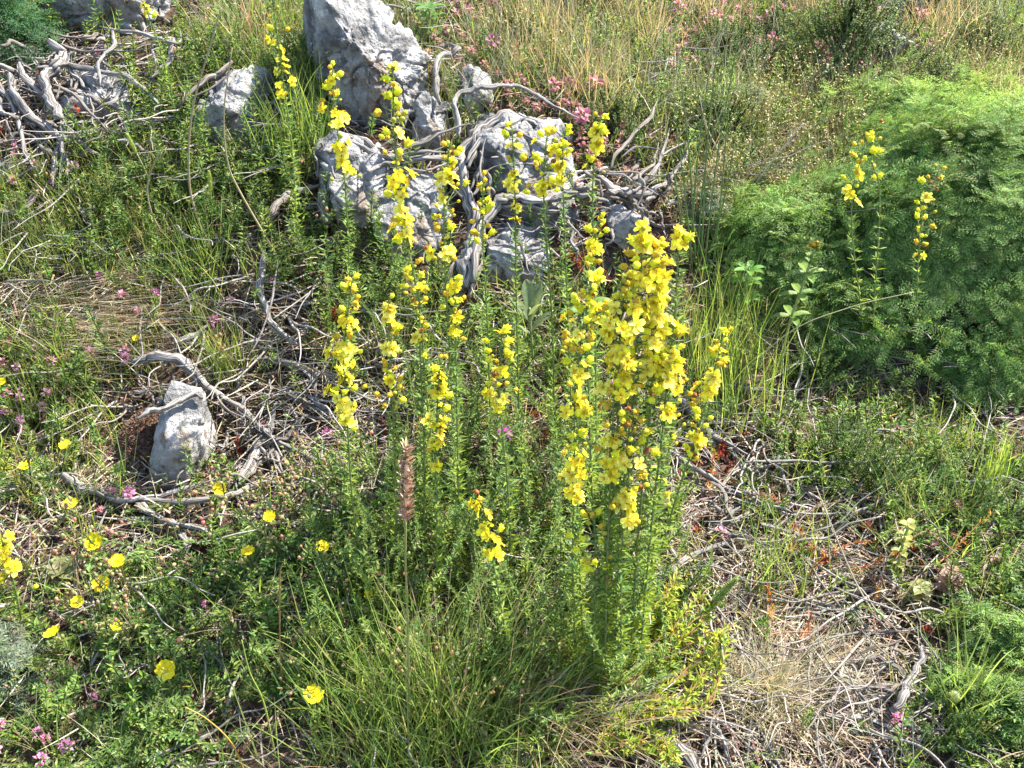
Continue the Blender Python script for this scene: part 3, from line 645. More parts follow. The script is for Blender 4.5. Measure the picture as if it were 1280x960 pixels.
# thyme
def t_thyme(fl, colsf):
    s = [t_sprig(.028, .004, 4, .006, .0026, GR[:3]+[(.13, .17, .06)], curve=.6) for _ in range(2)]
    V, Tt, C, X = s[1]; s[1] = (V + (.008, .004, 0), Tt, C, X)
    return join(*s, t_head(22, .009, .0065, .0048, colsf, .034)) if fl else join(*s)
Zth = zone([(50, 500, 100, 60, .9), (70, 230, 110, 40, .4), (220, 380, 70, 40, .6), (40, 900, 100, 100, .5), (150, 560, 60, 50, .4), (920, 60, 120, 60, 1), (1100, 60, 90, 50, 1), (160, 450, 60, 40, .4), (1170, 700, 60, 60, .4), (110, 640, 80, 30, .3)], .02)
cover('thyme_mat', [t_thyme(False, None) for _ in range(4)], 2400, Zth, label='low grey green thyme leaves creeping over the soil', cat='thyme')
cover('thyme_flowers', [t_thyme(True, PINK) for _ in range(4)], 700, Zth, label='tiny lilac pink thyme flower heads in the low mats', cat='thyme', patch=1.0)
Zst = zone([(700, 170, 90, 60, 1), (570, 60, 50, 60, .6), (640, 110, 60, 40, .8), (790, 210, 60, 40, .7), (720, 220, 60, 40, .7), (1080, 60, 80, 40, .5), (890, 50, 80, 40, .5), (560, 30, 60, 40, .5)], 0)
cover('meadow_pink_flowers', [t_thyme(True, [(.48, .22, .32), (.54, .34, .40), (.38, .14, .24)]) for _ in range(4)], 330, zone([(910, 60, 90, 50, 1), (1090, 55, 80, 50, 1), (700, 170, 70, 50, .6), (600, 50, 50, 40, .4), (1180, 100, 80, 60, .2)], 0), scale=(1.1, 2.0), label='dull pink thyme flowers dotted over the upper slope', cat='thyme', patch=.9)
cover('stonecrop_flowers', [t_thyme(True, ROSE) for _ in range(4)], 1500, Zst, label='dusky rose stonecrop carpet right of the arching dead trunk', cat='stonecrop', patch=.8)
# red brown dead succulent cones
def t_cone(cols, h=.02, r=.004, tilt=.6):
    ge = Geo(); a = RNG.uniform(0, 6.3); d = np.array((math.cos(a)*tilt, math.sin(a)*tilt, 1)); k = 34; s = RNG.uniform(0, 1, k)
    dd = norm(RNG.normal(0, 1, (k, 3)) + d*1.2); leaves(ge, s[:, None]*norm(d)*h + (0, 0, .002), dd, r*1.5*(1.1-.5*s), r*.7, jit(mixcols(cols, k), k)); return T(ge)
Zcn = zone([(760, 330, 60, 60, 1), (510, 540, 50, 40, .5), (1080, 680, 140, 60, .35), (880, 590, 50, 50, .6), (700, 500, 60, 80, .4), (720, 250, 40, 40, .6), (400, 400, 60, 60, .15), (260, 560, 60, 50, .25), (500, 560, 60, 60, .3)], .015)
cover('red_stonecrop', [t_cone(RED) for _ in range(5)], 1000, Zcn, scale=(1.0, 2.2), label='small rust red dried stonecrop shoots on the soil', cat='stonecrop')
cover('yellow_green_sprigs', [t_sprig(.07, .0045, 5, .010, .0024, YG, curve=.9, stem=(.2, .1, .04)) for _ in range(5)], 700, zone([(860, 810, 70, 60, .9), (810, 920, 60, 50, .8), (740, 850, 60, 60, .8), (210, 150, 90, 70, .3), (30, 620, 60, 40, .4)], .0), label='yellow green leafy shoots sprawling at the foot of the flower clump', cat='herbs')

# ------------------------------------------------------------------ flower meshes shared by all copies
YEL = (.86, .76, .045); YEL2 = (.90, .84, .14); ORG = (.82, .56, .05)
def petal(ge, yaw, L, w, cup, col, cup2=0.5, notch=0):
    nu, nv = 4, 5; V = []
    for i in range(nv+1):
        f = i/nv; wd = w*(math.sin(min(1, f*.86+.06)*PI)**.75)*(.55+.6*f)
        a = cup + (cup2-cup)*f; x = L*f*math.cos(a*.8); z = L*f*math.sin(a*.8)
        for j in range(nu+1):
            g_ = j/nu*2-1; V.append((x - notch*L*.1*(1-abs(g_))*(f > .99) + RNG.normal(0, .03)*L*f, wd*.5*g_, z + abs(g_)**2*w*.10 + RNG.normal(0, .04)*L*f))
    V = np.array(V); c, s = math.cos(yaw), math.sin(yaw)
    V = V @ np.array(((c, s, 0), (-s, c, 0), (0, 0, 1))); T_ = []
    for i in range(nv):
        for j in range(nu):
            a = i*(nu+1)+j; b = a+nu+1; T_ += [(a, b, b+1), (a, b+1, a+1)]
    ge.add(V, T_, col)
def open_flower(r, cup, col, seed, droop=0):
    ge = Geo()
    for k in range(5): petal(ge, k*2*PI/5 + RNG.normal(0, .16), r*RNG.uniform(.75, 1.15), r*RNG.uniform(.5, .85), cup+RNG.normal(0, .15), jit([col], 1, .08, .04)[0], cup*.4+RNG.normal(0, .2))
    for k in range(5):
        pass
    return ge
def calyx(ge, r):
    a = np.arange(5)*2*PI/5+.5; leaves(ge, np.zeros((5, 3)), np.stack([np.cos(a), np.sin(a), -.1+0*a], 1), r*.5, r*.22, jit(GR[:1], 1).repeat(5, 0)); blobs(ge, np.array([(0, 0, -r*.06)]), r*.13, jit(GR[:1], 1), 1.2)
def stamens(r, n=26):
    ge = Geo(); d = norm(RNG.normal(0, .5, (n, 3)) + (0, 0, .9)); leaves(ge, np.zeros((n, 3)), d, r*.62, r*.045, jit([(.84, .66, .05)], n)); blobs(ge, d*r*.62, r*.042, jit([(.84, .56, .04)], n, .1), 1.0); return ge
FLOW = []; STAM = []; BUDS = []
for k in range(5):
    ge = open_flower(.0125, [.3, .55, .8, .15, 1.1][k], [YEL, YEL, YEL2, YEL2, YEL][k], k); calyx(ge, .012); FLOW.append(ge.mesh('flower', M_PETAL, True))
for k in range(2): STAM.append(stamens(.0115).mesh('stamens', M_PETAL))
def bud(cols, r, fold):
    ge = Geo(); blobs(ge, np.array([(0, 0, r*.9)]), r, jit([cols[0]], 1, .05), 1.35, np.array([(0, 0, 1.)]))
    n = 5; a = np.arange(n)*2*PI/n; leaves(ge, np.zeros((n, 3)), np.stack([np.cos(a)*.55, np.sin(a)*.55, 1+0*a], 1), r*1.7, r*.9, jit([cols[1]], n, .1))
    if fold:
        n = 7; leaves(ge, np.repeat([(0, 0, r*1.1)], n, 0), RNG.normal(0, .5, (n, 3)) + (0, 0, .8), r*1.7, r*.9, jit([cols[0]], n, .1))
    return ge.mesh('bud', M_PETAL, True)
BUDS = [bud((YEL, (.16, .22, .03)), .0040, False), bud(((.84, .56, .04), (.34, .30, .04)), .0032, False), bud((ORG, (.22, .20, .04)), .0034, True), bud((YEL, (.5, .36, .03)), .0042, True), bud(((.55, .50, .06), (.16, .22, .04)), .0028, False), bud(((.42, .20, .06), (.26, .20, .05)), .0030, True)]

def rotz_to(d, spin):
    z = Vector(d).normalized(); q = z.to_track_quat('Z', 'Y'); return (q.to_matrix() @ Matrix.Rotation(spin, 3, 'Z')).to_quaternion()
GRP = 'yellow flowered upright stalks'
def stalk(label, base, path, fl_end, nfl, openf, width=34, leafL=.018, wy=0.0, lcol=None, orange=.4, leafden=1.0, name='yellow_flower_stalk', group=GRP, cat='flower stalk', stem_col=(.16, .19, .07)):
    """base pixel on the ground; path = pixels from low to top; fl_end = pixel row where the flowering part ends (lower end)"""
    B = at(*base); W = [B + (0, 0, -.01)]
    for i, (px, py) in enumerate(path): W.append(at_y(px, py, B[1] + wy*(i+1)/len(path)))
    C = catmull(W, 10); n = len(C)
    t = thing(name, label, cat, B, group)
    ge = Geo(); tube(ge, C, np.linspace(.0017, .0009, n), 5, stem_col); link('stem', ge.mesh('stem', M_STEM, True, B), t)
    sl = np.concatenate([[0], np.cumsum(np.linalg.norm(np.diff(C, axis=0), axis=1))])
    def P(s): return np.stack([np.interp(s, sl, C[:, k]) for k in range(3)], -1)
    # whorled narrow leaves
    L = sl[-1]; st = np.arange(.02, L, .0105/leafden); m = len(st); per = 7
    p = np.repeat(P(st), per, 0) + RNG.normal(0, .0008, (m*per, 3)); f = np.repeat(st/L, per)
    a = RNG.uniform(0, 6.3, m*per); e = RNG.uniform(.15, .95, m*per)
    d = np.stack([np.cos(a)*np.cos(e), np.sin(a)*np.cos(e), np.sin(e)], 1)
    _, py = project(p); infl = 1 - .55*(py < fl_end)
    cs = lcol or (GRB + GR[:2]); c = jit(mixcols(cs, m*per), m*per)
    lowf = np.clip(1.35-f*1.9, 0, 1)[:, None]*(RNG.uniform(0, 1, (m*per, 1)) < .75); c = c*(1-lowf*.85) + lowf*.85*np.array(YG[0])
    ge = Geo(); leaves(ge, p, d, leafL*infl*(1-.3*f)*RNG.uniform(.6, 1.25, m*per), .0034*RNG.uniform(.8, 1.3, m*per), c)
    link('foliage', ge.mesh('foliage', M_LEAF, False, B), t)
    # flowering part: tiers of short side branches, open flowers low, buds at the tip
    zt = C[-1]; s_lo = 0
    _, pys = project(C)
    idx = np.where(pys <= fl_end)[0]; s_lo = sl[idx[0]] if len(idx) else L*.7
    s_mid = []; side = Geo(); px1 = pxm(C[-1])
    R0 = width*(.54 if openf > .5 else .46)*px1
    nt_ = max(4, int((L-s_lo)/.017)); nfl = int(nfl*.92); amp = RNG.uniform(.55, 1.15, nt_+1)*(1+.35*np.sin(np.arange(nt_+1)*1.3+RNG.uniform(0, 6)))
    opn = (RNG.uniform(0, 1, nt_+1) < openf*1.15+.05)
    for i in range(nfl):
        u = (i+.5)/nfl; u = min(1, max(0, u+RNG.normal(0, .02))); ti = int(round(u*nt_)); s = s_lo + (L-s_lo)*ti/nt_
        s = min(L, max(0, s+RNG.normal(0, .0025)))
        c0 = P(np.array([s]))[0]; taper = math.sin(min(1, (1-u)*1.6+.18)*PI/2)
        rr = R0*taper*RNG.uniform(.4, 1.05)*amp[ti]*1.12; a = RNG.uniform(0, 6.3)
        isopen = opn[ti] and RNG.uniform() < (.88 if u < .85 else .3)
        if isopen: rr = max(rr-.006, .003)
        c1 = c0 + np.array((math.cos(a)*rr, math.sin(a)*rr, rr*.55))
        tube(side, np.array([c0, (c0+c1)/2 + (0, 0, -.001), c1]), .0006, 3, (.15, .18, .06), cap=False)
        d = np.array((math.cos(a), math.sin(a)-.2, RNG.uniform(.2, 1.4)))
        if isopen:
            k = RNG.integers(0, 5); o = link('flower', FLOW[k], t, c1-B); sc_ = RNG.uniform(.62, 1.02)
        else:
            pr = [.34*(1-orange), .22, .24*orange*2, .28, .14, .03+.08*orange]; pr = np.array(pr)/sum(pr)
            o = link('bud', BUDS[RNG.choice(6, p=pr)], t, c1-B); sc_ = RNG.uniform(.75, 1.35)
        o.rotation_mode = 'QUATERNION'; o.rotation_quaternion = rotz_to(d, RNG.uniform(0, 6)); o.scale = (sc_,)*3
        if isopen: s2 = link('stamens', STAM[RNG.integers(0, 2)], o)
    link('side_stalks', side.mesh('side_stalks', M_STEM, False, B), t)
    return t
S = stalk
S('yellow flower stalk in front of the left half of the big boulder', (440, 500), [(438, 380), (432, 240), (420, 150), (415, 84)], 235, 46, .45, 36)
S('tallest yellow flower stalk, rising in front of the middle of the big boulder', (548, 640), [(532, 480), (524, 380), (508, 300), (495, 200), (491, 86)], 392, 84, .5, 40)
S('yellow flower stalk left of the boulder, its tip above the picture', (372, 330), [(366, 200), (354, 100), (342, 10), (336, -30)], 128, 30, .6, 26)
S('small yellow flower stalk at the top edge above the left roots', (214, 150), [(205, 80), (186, 20), (174, -6)], 28, 9, .3, 24)
S('broad orange budded flower stalk in front of the braided dead stems', (570, 600), [(562, 440), (556, 330), (556, 240), (562, 182)], 335, 60, .10, 42, orange=.75)
S('thin orange budded flower stalk crossing the left limb of the dead trunk', (614, 560), [(610, 420), (604, 310), (604, 222)], 312, 26, .08, 22, orange=.7)
S('yellow flower stalk in front of the fissured slab, topped by a single open flower', (650, 560), [(646, 400), (644, 250), (640, 158)], 285, 32, .40, 28)
S('broad yellow flower stalk just right of the fissured slab centre', (694, 560), [(690, 400), (680, 250), (683, 172)], 262, 30, .45, 40)
S('slim yellow flower stalk near the right rim of the fissured slab', (716, 560), [(710, 400), (704, 240), (704, 168)], 240, 26, .45, 26)
S('yellow flower stalk standing left of the right hand fork of the dead branches', (746, 600), [(744, 420), (741, 300), (742, 210), (751, 146)], 225, 24, .5, 28)
S('short bright yellow flower stalk below the dead fork, beside the blue grey rock', (742, 660), [(736, 500), (734, 400), (740, 330), (748, 276)], 345, 26, .5, 28)
S('full yellow flower stalk, leftmost in the middle row over the straw', (452, 720), [(440, 620), (434, 520), (430, 440), (440, 350)], 540, 74, .5, 52)
S('slender yellow flower stalk right beside the leftmost full one, over the straw', (496, 720), [(494, 600), (491, 500), (487, 440), (486, 374)], 525, 42, .42, 30)
S('yellow flower stalk topped with a bunch, just below the broad orange budded one', (574, 680), [(572, 560), (570, 450), (569, 346)], 432, 26, .45, 26)
S('orange budded flower stalk under the end of the tallest bent stalk', (530, 700), [(530, 560), (526, 460), (524, 364)], 445, 20, .08, 26, orange=.7)
S('yellow flower stalk in the middle, left of the pink knapweed head', (546, 760), [(546, 660), (545, 560), (550, 448)], 590, 40, .45, 34)
S('yellow flower stalk directly above the pink knapweed head', (640, 720), [(634, 600), (624, 500), (627, 420)], 515, 36, .5, 34)
S('low flower stalk with wide open yellow flowers standing alone at bottom centre', (640, 850), [(630, 780), (616, 700), (602, 622)], 705, 20, .9, 34)
S('yellow flower stalk at the left side of the big clump, upper one', (730, 820), [(722, 640), (722, 500), (726, 430), (740, 350)], 470, 66, .55, 46)
S('yellow flower stalk at the lower left of the big clump, under the upper left one', (722, 860), [(716, 720), (718, 600), (718, 480)], 640, 50, .45, 44)
S('yellow flower stalk forming the top peak of the big clump', (768, 860), [(776, 660), (790, 500), (800, 380), (803, 284)], 400, 50, .55, 38)
S('dense yellow flower stalk just right of the top peak of the big clump', (786, 850), [(800, 640), (814, 500), (818, 400), (824, 306)], 480, 84, .65, 50)
S('thin stalk with one tuft of yellow bloom at top right of the big clump', (800, 830), [(826, 600), (842, 420), (849, 294)], 318, 9, .7, 24)
S('crowded yellow flower stalk in the heart of the big clump', (752, 870), [(762, 680), (772, 540), (774, 430), (782, 350)], 500, 84, .65, 52)
S('yellow flower stalk on the right flank of the big clump with two pale blooms below', (798, 850), [(812, 680), (826, 560), (834, 480), (842, 408)], 520, 56, .6, 42)
S('short yellow flower stalk in the lower middle of the big clump', (756, 880), [(758, 740), (762, 620), (768, 486)], 600, 34, .35, 38)
S('bright yellow flower stalk at the bottom of the big clump, lowest of all its blooms', (778, 880), [(776, 760), (778, 680), (786, 600), (792, 512)], 650, 64, .6, 48)
S('yellow flower stalk leaning right, apart from the big clump beside the dry grass', (816, 720), [(846, 620), (866, 560), (886, 490), (905, 414)], 575, 62, .5, 36)
S('sparse flower stalk with small round yellow buds on the right of the big clump', (800, 800), [(812, 700), (830, 600), (846, 500), (858, 470)], 640, 22, .08, 46, orange=.3)
S('sparse orange budded stalk low in the front of the big clump', (748, 880), [(742, 800), (746, 720), (742, 640)], 730, 22, .05, 44, orange=.7)
# stalks growing up through the bush on the right
BUSHY = 1.98
def stalk_bush(label, base, path, fe, n, op, w): S(label, base, path, fe, n, op, w, orange=.45, leafden=.5)
stalk_bush('scattered orange yellow flower stalk at the left edge of the feathery bush', (1082, 452), [(1078, 400), (1066, 300), (1066, 240), (1082, 176)], 262, 26, .35, 34)
stalk_bush('dense yellow flower stalk standing up in front of the feathery bush', (1150, 455), [(1146, 420), (1148, 320), (1156, 260), (1174, 212)], 325, 34, .45, 30)
stalk_bush('thin stalk with a few orange buds at the top left of the feathery bush', (1098, 452), [(1092, 400), (1100, 250), (1090, 200), (1096, 152)], 250, 9, .2, 26)
S('yellow flower stalk cut by the left edge of the picture, beside the houseleek', (30, 800), [(24, 760), (10, 700), (-4, 660)], 740, 40, .7, 46)

# leafy stems without flowers, alike in all but place
proto = []
for v in range(6):
    h = .30; s = np.linspace(0, 1, 12); C = np.stack([.045*(np.sin(s*2.4+v)-math.sin(v)), .045*(np.cos(s*2.1+v*2)-math.cos(v*2)), s*h], 1)
    ge = Geo(); tube(ge, C, np.linspace(.0014, .0007, 12), 4, (.15, .19, .07)); m1 = ge.mesh('stem', M_STEM, True)
    st = np.arange(.01, h, [.0095, .012, .0105, .014, .011, .013][v]); m = len(st); per = 8; p = np.repeat(np.stack([np.interp(st/h, s, C[:, k]) for k in range(3)], 1), per, 0)
    a = RNG.uniform(0, 6.3, m*per); e = RNG.uniform(.1, .9, m*per); f = np.repeat(st/h, per)
    c = jit(mixcols(GRB[:2]+GR, m*per), m*per); yl = (np.clip(1-f*1.6, 0, 1)*(RNG.uniform(0, 1, m*per) < .85))[:, None]*(.6+.3*v/3); c = c*(1-yl) + yl*np.array(YG[1])
    ge = Geo(); leaves(ge, p, np.stack([np.cos(a)*np.cos(e), np.sin(a)*np.cos(e), np.sin(e)], 1), .019*(1-.45*f)*RNG.uniform(.3, 1.35, m*per), .0036*RNG.uniform(.6, 1.3, m*per), c); proto.append((m1, ge.mesh('foliage', M_LEAF)))
def leafy(px, py, sc_, lab, grp, k=None, tilt=.17):
    B = at(px, py); m1, m2 = proto[RNG.integers(0, 6) if k is None else k]
    t = thing('leafy_shoot', lab, 'leafy shoot', B, grp); link('stem', m1, t); link('foliage', m2, t)
    t.rotation_euler = (RNG.normal(0, tilt), RNG.normal(0, tilt), RNG.uniform(0, 6.3)); t.scale = (sc_*RNG.uniform(.9, 1.1),)*2 + (sc_,)
for i in range(26):
    leafy(RNG.normal(732, 34), RNG.uniform(800, 905), RNG.uniform(.4, .8), 'flowerless leafy stem packed in the base of the big yellow clump', 'leafy stems in the big clump')
for i in range(55):
    leafy(RNG.uniform(450, 700), RNG.uniform(640, 790), RNG.uniform(.35, .75), 'flowerless leafy stem among the middle row of flower stalks', 'leafy stems in the middle')
for i in range(40):
    leafy(RNG.uniform(520, 760), RNG.uniform(480, 640), RNG.uniform(.35, .7), 'flowerless leafy stem below the arching dead branches', 'leafy stems below the dead branches')
for i in range(22):
    leafy(RNG.uniform(400, 520), RNG.uniform(370, 470), RNG.uniform(.25, .5), 'flowerless leafy stem below the pale limestone blocks', 'leafy stems below the blocks')
for i in range(44):
    leafy(RNG.uniform(130, 420), RNG.uniform(150, 380), RNG.uniform(.2, .45), 'flowerless leafy stem in the green tangle of the left bank', 'leafy stems on the left bank', tilt=.3)
for i in range(14):
    leafy(RNG.uniform(800, 900), RNG.uniform(560, 760), RNG.uniform(.25, .5), 'flowerless leafy stem at the right side of the big clump', 'leafy stems right of the clump')

# sprawling yellow green shoots
def sprawl(label, pts, w=22, cols=YG+[(.34, .40, .06)], h=.035, name='sprawling_shoot', cat='shoot', L=.016):
    W = [at(p[0], p[1], p[2] if len(p) > 2 else h) for p in pts]; C = catmull(W, 10); B = C[0]; n = len(C)
    t = thing(name, label, cat, B); ge = Geo(); tube(ge, C, np.linspace(.0016, .0008, n), 4, (.24, .11, .05)); link('stem', ge.mesh('stem', M_STEM, True, B), t)
    sl = np.concatenate([[0], np.cumsum(np.linalg.norm(np.diff(C, axis=0), axis=1))]); m = int(sl[-1]/.0022); s = RNG.uniform(0, sl[-1], m)*.98
    p = np.stack([np.interp(s, sl, C[:, k]) for k in range(3)], 1); tg = norm(np.gradient(C, axis=0)); td = np.stack([np.interp(s, sl, tg[:, k]) for k in range(3)], 1)
    ge = Geo(); leaves(ge, p, td*.7 + RNG.normal(0, .6, (m, 3)), L*RNG.uniform(.6, 1.2, m), L*.22, jit(mixcols(cols, m), m)); link('foliage', ge.mesh('foliage', M_LEAF, False, B), t); return t
for lab, pts in [('yellow green shoot creeping right from the clump foot to the pale stick', [(770, 860), (800, 830), (840, 780, .05), (866, 752, .06)]),
                 ('yellow green shoot below it, ending beside the green timothy head', [(780, 880), (830, 830), (870, 800, .04), (890, 800, .05)]),
                 ('yellow green shoot lying level at the clump foot', [(770, 890), (810, 884), (850, 876, .03), (886, 806, .05)]),
                 ('lowest yellow green shoot at the bottom edge of the clump', [(730, 930), (770, 920), (810, 925, .02), (826, 950, .03)]),
                 ('short lime shoot above the lowest one', [(740, 905), (780, 888), (820, 884, .03), (836, 884, .04)]),
                 ('upright lime shoot between the clump foot and the pale stick', [(800, 820), (812, 790), (820, 750, .06), (824, 730, .08)])]:
    t0 = None
    for k in range(6):
        q = [(p[0]+16+RNG.normal(0, 11), p[1]+RNG.normal(0, 10)) + ((p[2] if len(p) > 2 else .02)+.02,) for p in pts]
        t1 = sprawl(lab, q)
        if k == 0: t0 = t1
        else:                                   # six side shoots of one plant
            for c in list(t1.children):
                c.location = t1.location - t0.location; c.parent = t0
            bpy.data.objects.remove(t1)
EO = [(.50, .17, .03), (.42, .12, .03), (.34, .20, .04)]
sprawl('scaly orange shoot lying diagonally in the shade at the right', [(1062, 712), (1086, 706), (1110, 696), (1142, 678, .05)], cols=EO, L=.012)
sprawl('bent orange shoot with a yellow green tip at the far right', [(1170, 706), (1190, 690), (1214, 664, .05), (1242, 640, .06)], cols=EO+YG, L=.012)
sprawl('rusty shoot lying behind the bent orange one', [(1140, 672), (1160, 664), (1190, 668), (1214, 676)], cols=[(.32, .10, .04), (.22, .08, .04)], L=.012)
sprawl('short rusty orange shoot pointing down beside the pink veined leaves', [(1106, 714, .04), (1098, 736, .03), (1086, 756, .01)], cols=EO, L=.011)
sprawl('coral red upright shoot with yellow tip right of the flower clump', [(886, 612), (888, 598, .02), (890, 582, .05), (894, 566, .08)], cols=[(.55, .14, .06), (.45, .3, .05)], L=.012)
sprawl('brown orange feathery dead shoot left of the pink knapweed', [(524, 590), (524, 570, .02), (525, 540, .06), (527, 520, .08)], cols=EO, L=.012)
sprawl('brown curled shoot in the straw left of the dry tuft', [(954, 800), (968, 792), (990, 790), (1016, 790)], cols=[(.35, .14, .05), (.26, .20, .05)], L=.007)
sprawl('upright brown dead shoot behind the timothy head at the right', [(966, 776), (964, 756, .02), (960, 736, .05)], cols=EO[:2], L=.011)
for lab, pts in [('rusty frond in the dark litter just left of the diagonal orange shoot', [(1010, 720), (1022, 706), (1030, 690, .06)]), ('low rusty frond under the dark shade above the diagonal orange shoot', [(1040, 690), (1062, 680), (1088, 676, .05)]),
                 ('rusty brown frond beside the level branch at the right of the clump', [(988, 690), (990, 670, .03), (994, 655, .06)]), ('orange brown frond between the pair of branches right of the clump', [(930, 622), (950, 618), (976, 628, .05)]),
                 ('rust frond beside the grass in front of the bright white stick', [(1000, 800), (1010, 782), (1014, 768, .05)])]:
    sprawl(lab, pts, cols=EO[:2]+[(.26, .10, .04)], L=.011)
for i, (lab, pts) in enumerate([('rust coloured cone lying on the leaves right of the thin dead stem', [(342, 236), (334, 226, .03), (330, 220, .04)]), ('rust coloured upright cone next to the lying one', [(356, 240), (357, 228, .03), (357, 218, .05)])]):
    sprawl(lab, pts, cols=[(.40, .09, .06), (.30, .07, .04)], L=.006, name='red_cone', cat='cone', h=.02)

# ------------------------------------------------------------------ rock roses
def rose(label, px, py, r=.0125, face=(0, -.35, 1), h=.05, dy=.02):
    Pt = at(px, py, h); B = at(px+RNG.uniform(-14, 14), py+h/pxm(Pt)*.9); B[2] = g(B[0], B[1])
    t = thing('rock_rose', label, 'rock rose', B, 'yellow rock roses')
    mid = (B+Pt)/2 + np.array((RNG.normal(0, .008), RNG.normal(0, .008), .005)); C = catmull([B, mid, Pt], 6)
    ge = Geo(); tube(ge, C, .0008, 4, (.22, .14, .07)); link('stem', ge.mesh('stem', M_STEM, True, B), t)
    n = 14; p = C[RNG.integers(0, len(C)-3, n)]; ge = Geo(); leaves(ge, p, RNG.normal(0, 1, (n, 3)) + (0, 0, .3), .016, .005, jit(mixcols(GR+SILV, n), n)); link('foliage', ge.mesh('foliage', M_LEAF, False, B), t)
    ge = Geo()
    for k in range(5): petal(ge, k*2*PI/5+RNG.normal(0, .06), r, r*1.12, .12+RNG.normal(0, .08), jit([(.88, .72, .02)], 1, .04, .02)[0], .35, 1)
    a = np.arange(5)*2*PI/5; f = link('flower', ge.mesh('flower', M_PETAL, True), t, Pt-B); f.rotation_mode = 'QUATERNION'; f.rotation_quaternion = rotz_to(face, RNG.uniform(0, 6))
    link('stamens', stamens(r*.45, 20).mesh('stamens', M_PETAL), f)
    for k in range(3):
        q = Pt - B + RNG.normal(0, .012, 3) + (0, 0, -.008); b = link('bud', CAPS[k % 2], t, q)
CAPS = []
for k in range(2):
    ge = Geo(); blobs(ge, np.zeros((1, 3)), .0034, jit([(.34, .33, .15)], 1), 1.5, np.array([(0, 0, 1.)])); leaves(ge, np.zeros((3, 3)), RNG.normal(0, 1, (3, 3)), .006, .003, jit([(.28, .2, .1)], 3)); CAPS.append(ge.mesh('bud', M_LEAF))
for a in [('largest flat open yellow rock rose at the left, with broad leaves under it', 117, 677, .0150, (0, -.9, 1)),
          ('yellow rock rose turned upwards, just right of and below the largest flat one', 147, 702, .0130, (.1, -.25, 1)),
          ('round yellow rock rose right of the houseleek rosette', 127, 730, .0140, (0, -.7, 1)),
          ('small yellow rock rose below the houseleek rosette', 97, 753, .0105, (0, -.4, 1)),
          ('half closed yellow rock rose seen from the side at the lower left', 66, 792, .0130, (-.3, .1, 1)),
          ('flat yellow rock rose left of the split grey branch', 88, 631, .0130, (0, -.1, 1)),
          ('yellow rock rose at the tip of the stick below the spotted white rock', 275, 611, .0115, (0, -1.1, 1)),
          ('yellow rock rose above the seed capsules, right of the forked driftwood', 337, 646, .0105, (0, -.5, 1)),
          ('small yellow rock rose seen side on among the seed capsules', 310, 690, .0110, (0, 0, 1)),
          ('yellow rock rose closest to the base of the leftmost flower stalks', 403, 684, .0110, (.2, -.2, 1)),
          ('large cupped yellow rock rose in the dense leaves at the bottom left', 208, 837, .0150, (0, -.9, 1)),
          ('yellow rock rose with orange centre near the bottom edge', 392, 870, .0150, (.1, -.2, 1)),
          ('crumpled yellow rock rose above the dense leaves', 145, 783, .0100, (.5, -.2, .7)),
          ('yellow rock rose in the thyme above the split grey branch', 82, 557, .0110, (0, -.2, 1)),
          ('dull yellow rock rose near the left edge above the straw', 32, 583, .0110, (0, -.1, 1)),
          ('small crumpled yellow bloom at the left of the long green grass', 462, 742, .0090, (-.5, -.4, .6)),
          ('tiny yellow rock rose above the spotted white rock', 171, 423, .0080, (0, -.3, 1)),
          ('pale yellow rock rose at the left edge in the thyme', 2, 478, .0090, (0, -.3, 1))]:
    rose(*a)

# ------------------------------------------------------------------ the feathery bush and other shrubs
def bush(name, label, cat, base, rx, ry, h, n, tm, scale, cols=None, stems=7, lean=(0, 0), sinkdepth=.35, low=.0, tint=(.16, .06), lift=0.0, ragged=.3):
    B = np.array(base); t = thing(name, label, cat, B)
    th = RNG.uniform(0, 2*PI, n); u = RNG.uniform(low, 1, n); rad = RNG.uniform(1-sinkdepth, 1.04, n)
    rad = rad + (RNG.uniform(0, 1, n) < .16)*RNG.uniform(0, ragged, n)
    rad = rad*(1 - .30*np.clip(np.sin(th*8+2*np.sin(u*5))*np.sin(u*11+th*3), 0, 1))
    ph = u*PI/2; lob = 1 + .10*np.sin(th*5-ph*7+2) + .16*np.sin(th*3+ph*4+1) + .12*np.sin(th*7-ph*5) + .08*np.sin(th*13+ph*9)
    d = np.stack([np.cos(th)*np.cos(ph), np.sin(th)*np.cos(ph), np.sin(ph)], 1)
    p = d*rad[:, None]*lob[:, None]*np.array((rx, ry, h)) + np.array((lean[0], lean[1], 0))*(d[:, 2:3]**2)
    p[:, 2] += G(B[0]+p[:, 0], B[1]+p[:, 1]) - B[2] + lift
    z = norm(d*np.array((.8, .8, .5)) + (0, 0, .55) + RNG.normal(0, .22, (n, 3))); yaw = RNG.uniform(0, 6.3, n)
    x = np.stack([np.cos(yaw), np.sin(yaw), 0*yaw], 1); x = norm(x - z*(x*z).sum(1, keepdims=True)); fr = np.stack([x, np.cross(z, x), z], 2)
    ge = Geo(); k = RNG.integers(0, len(tm), n)
    for j, q in enumerate(tm):
        m = k == j; scatter(ge, q, p[m], RNG.uniform(*scale, m.sum()), jit((1, 1, 1), m.sum(), *tint), fr=fr[m])
    link('crown', ge.mesh('crown', M_LEAF), t)
    ge = Geo()
    for i in range(stems):
        a = RNG.uniform(0, 6.3); r_ = RNG.uniform(.2, .7); e = np.array((math.cos(a)*rx*r_, math.sin(a)*ry*r_, h*.85))
        tube(ge, catmull([np.zeros(3), e*(.4, .4, .5)+(0, 0, 0), e], 5), np.linspace(.004, .0015, 11), 5, (.17, .20, .08))
    link('stems', ge.mesh('stems', M_STEM, True), t); print(name, n, len(t.children[0].data.polygons))
    return t
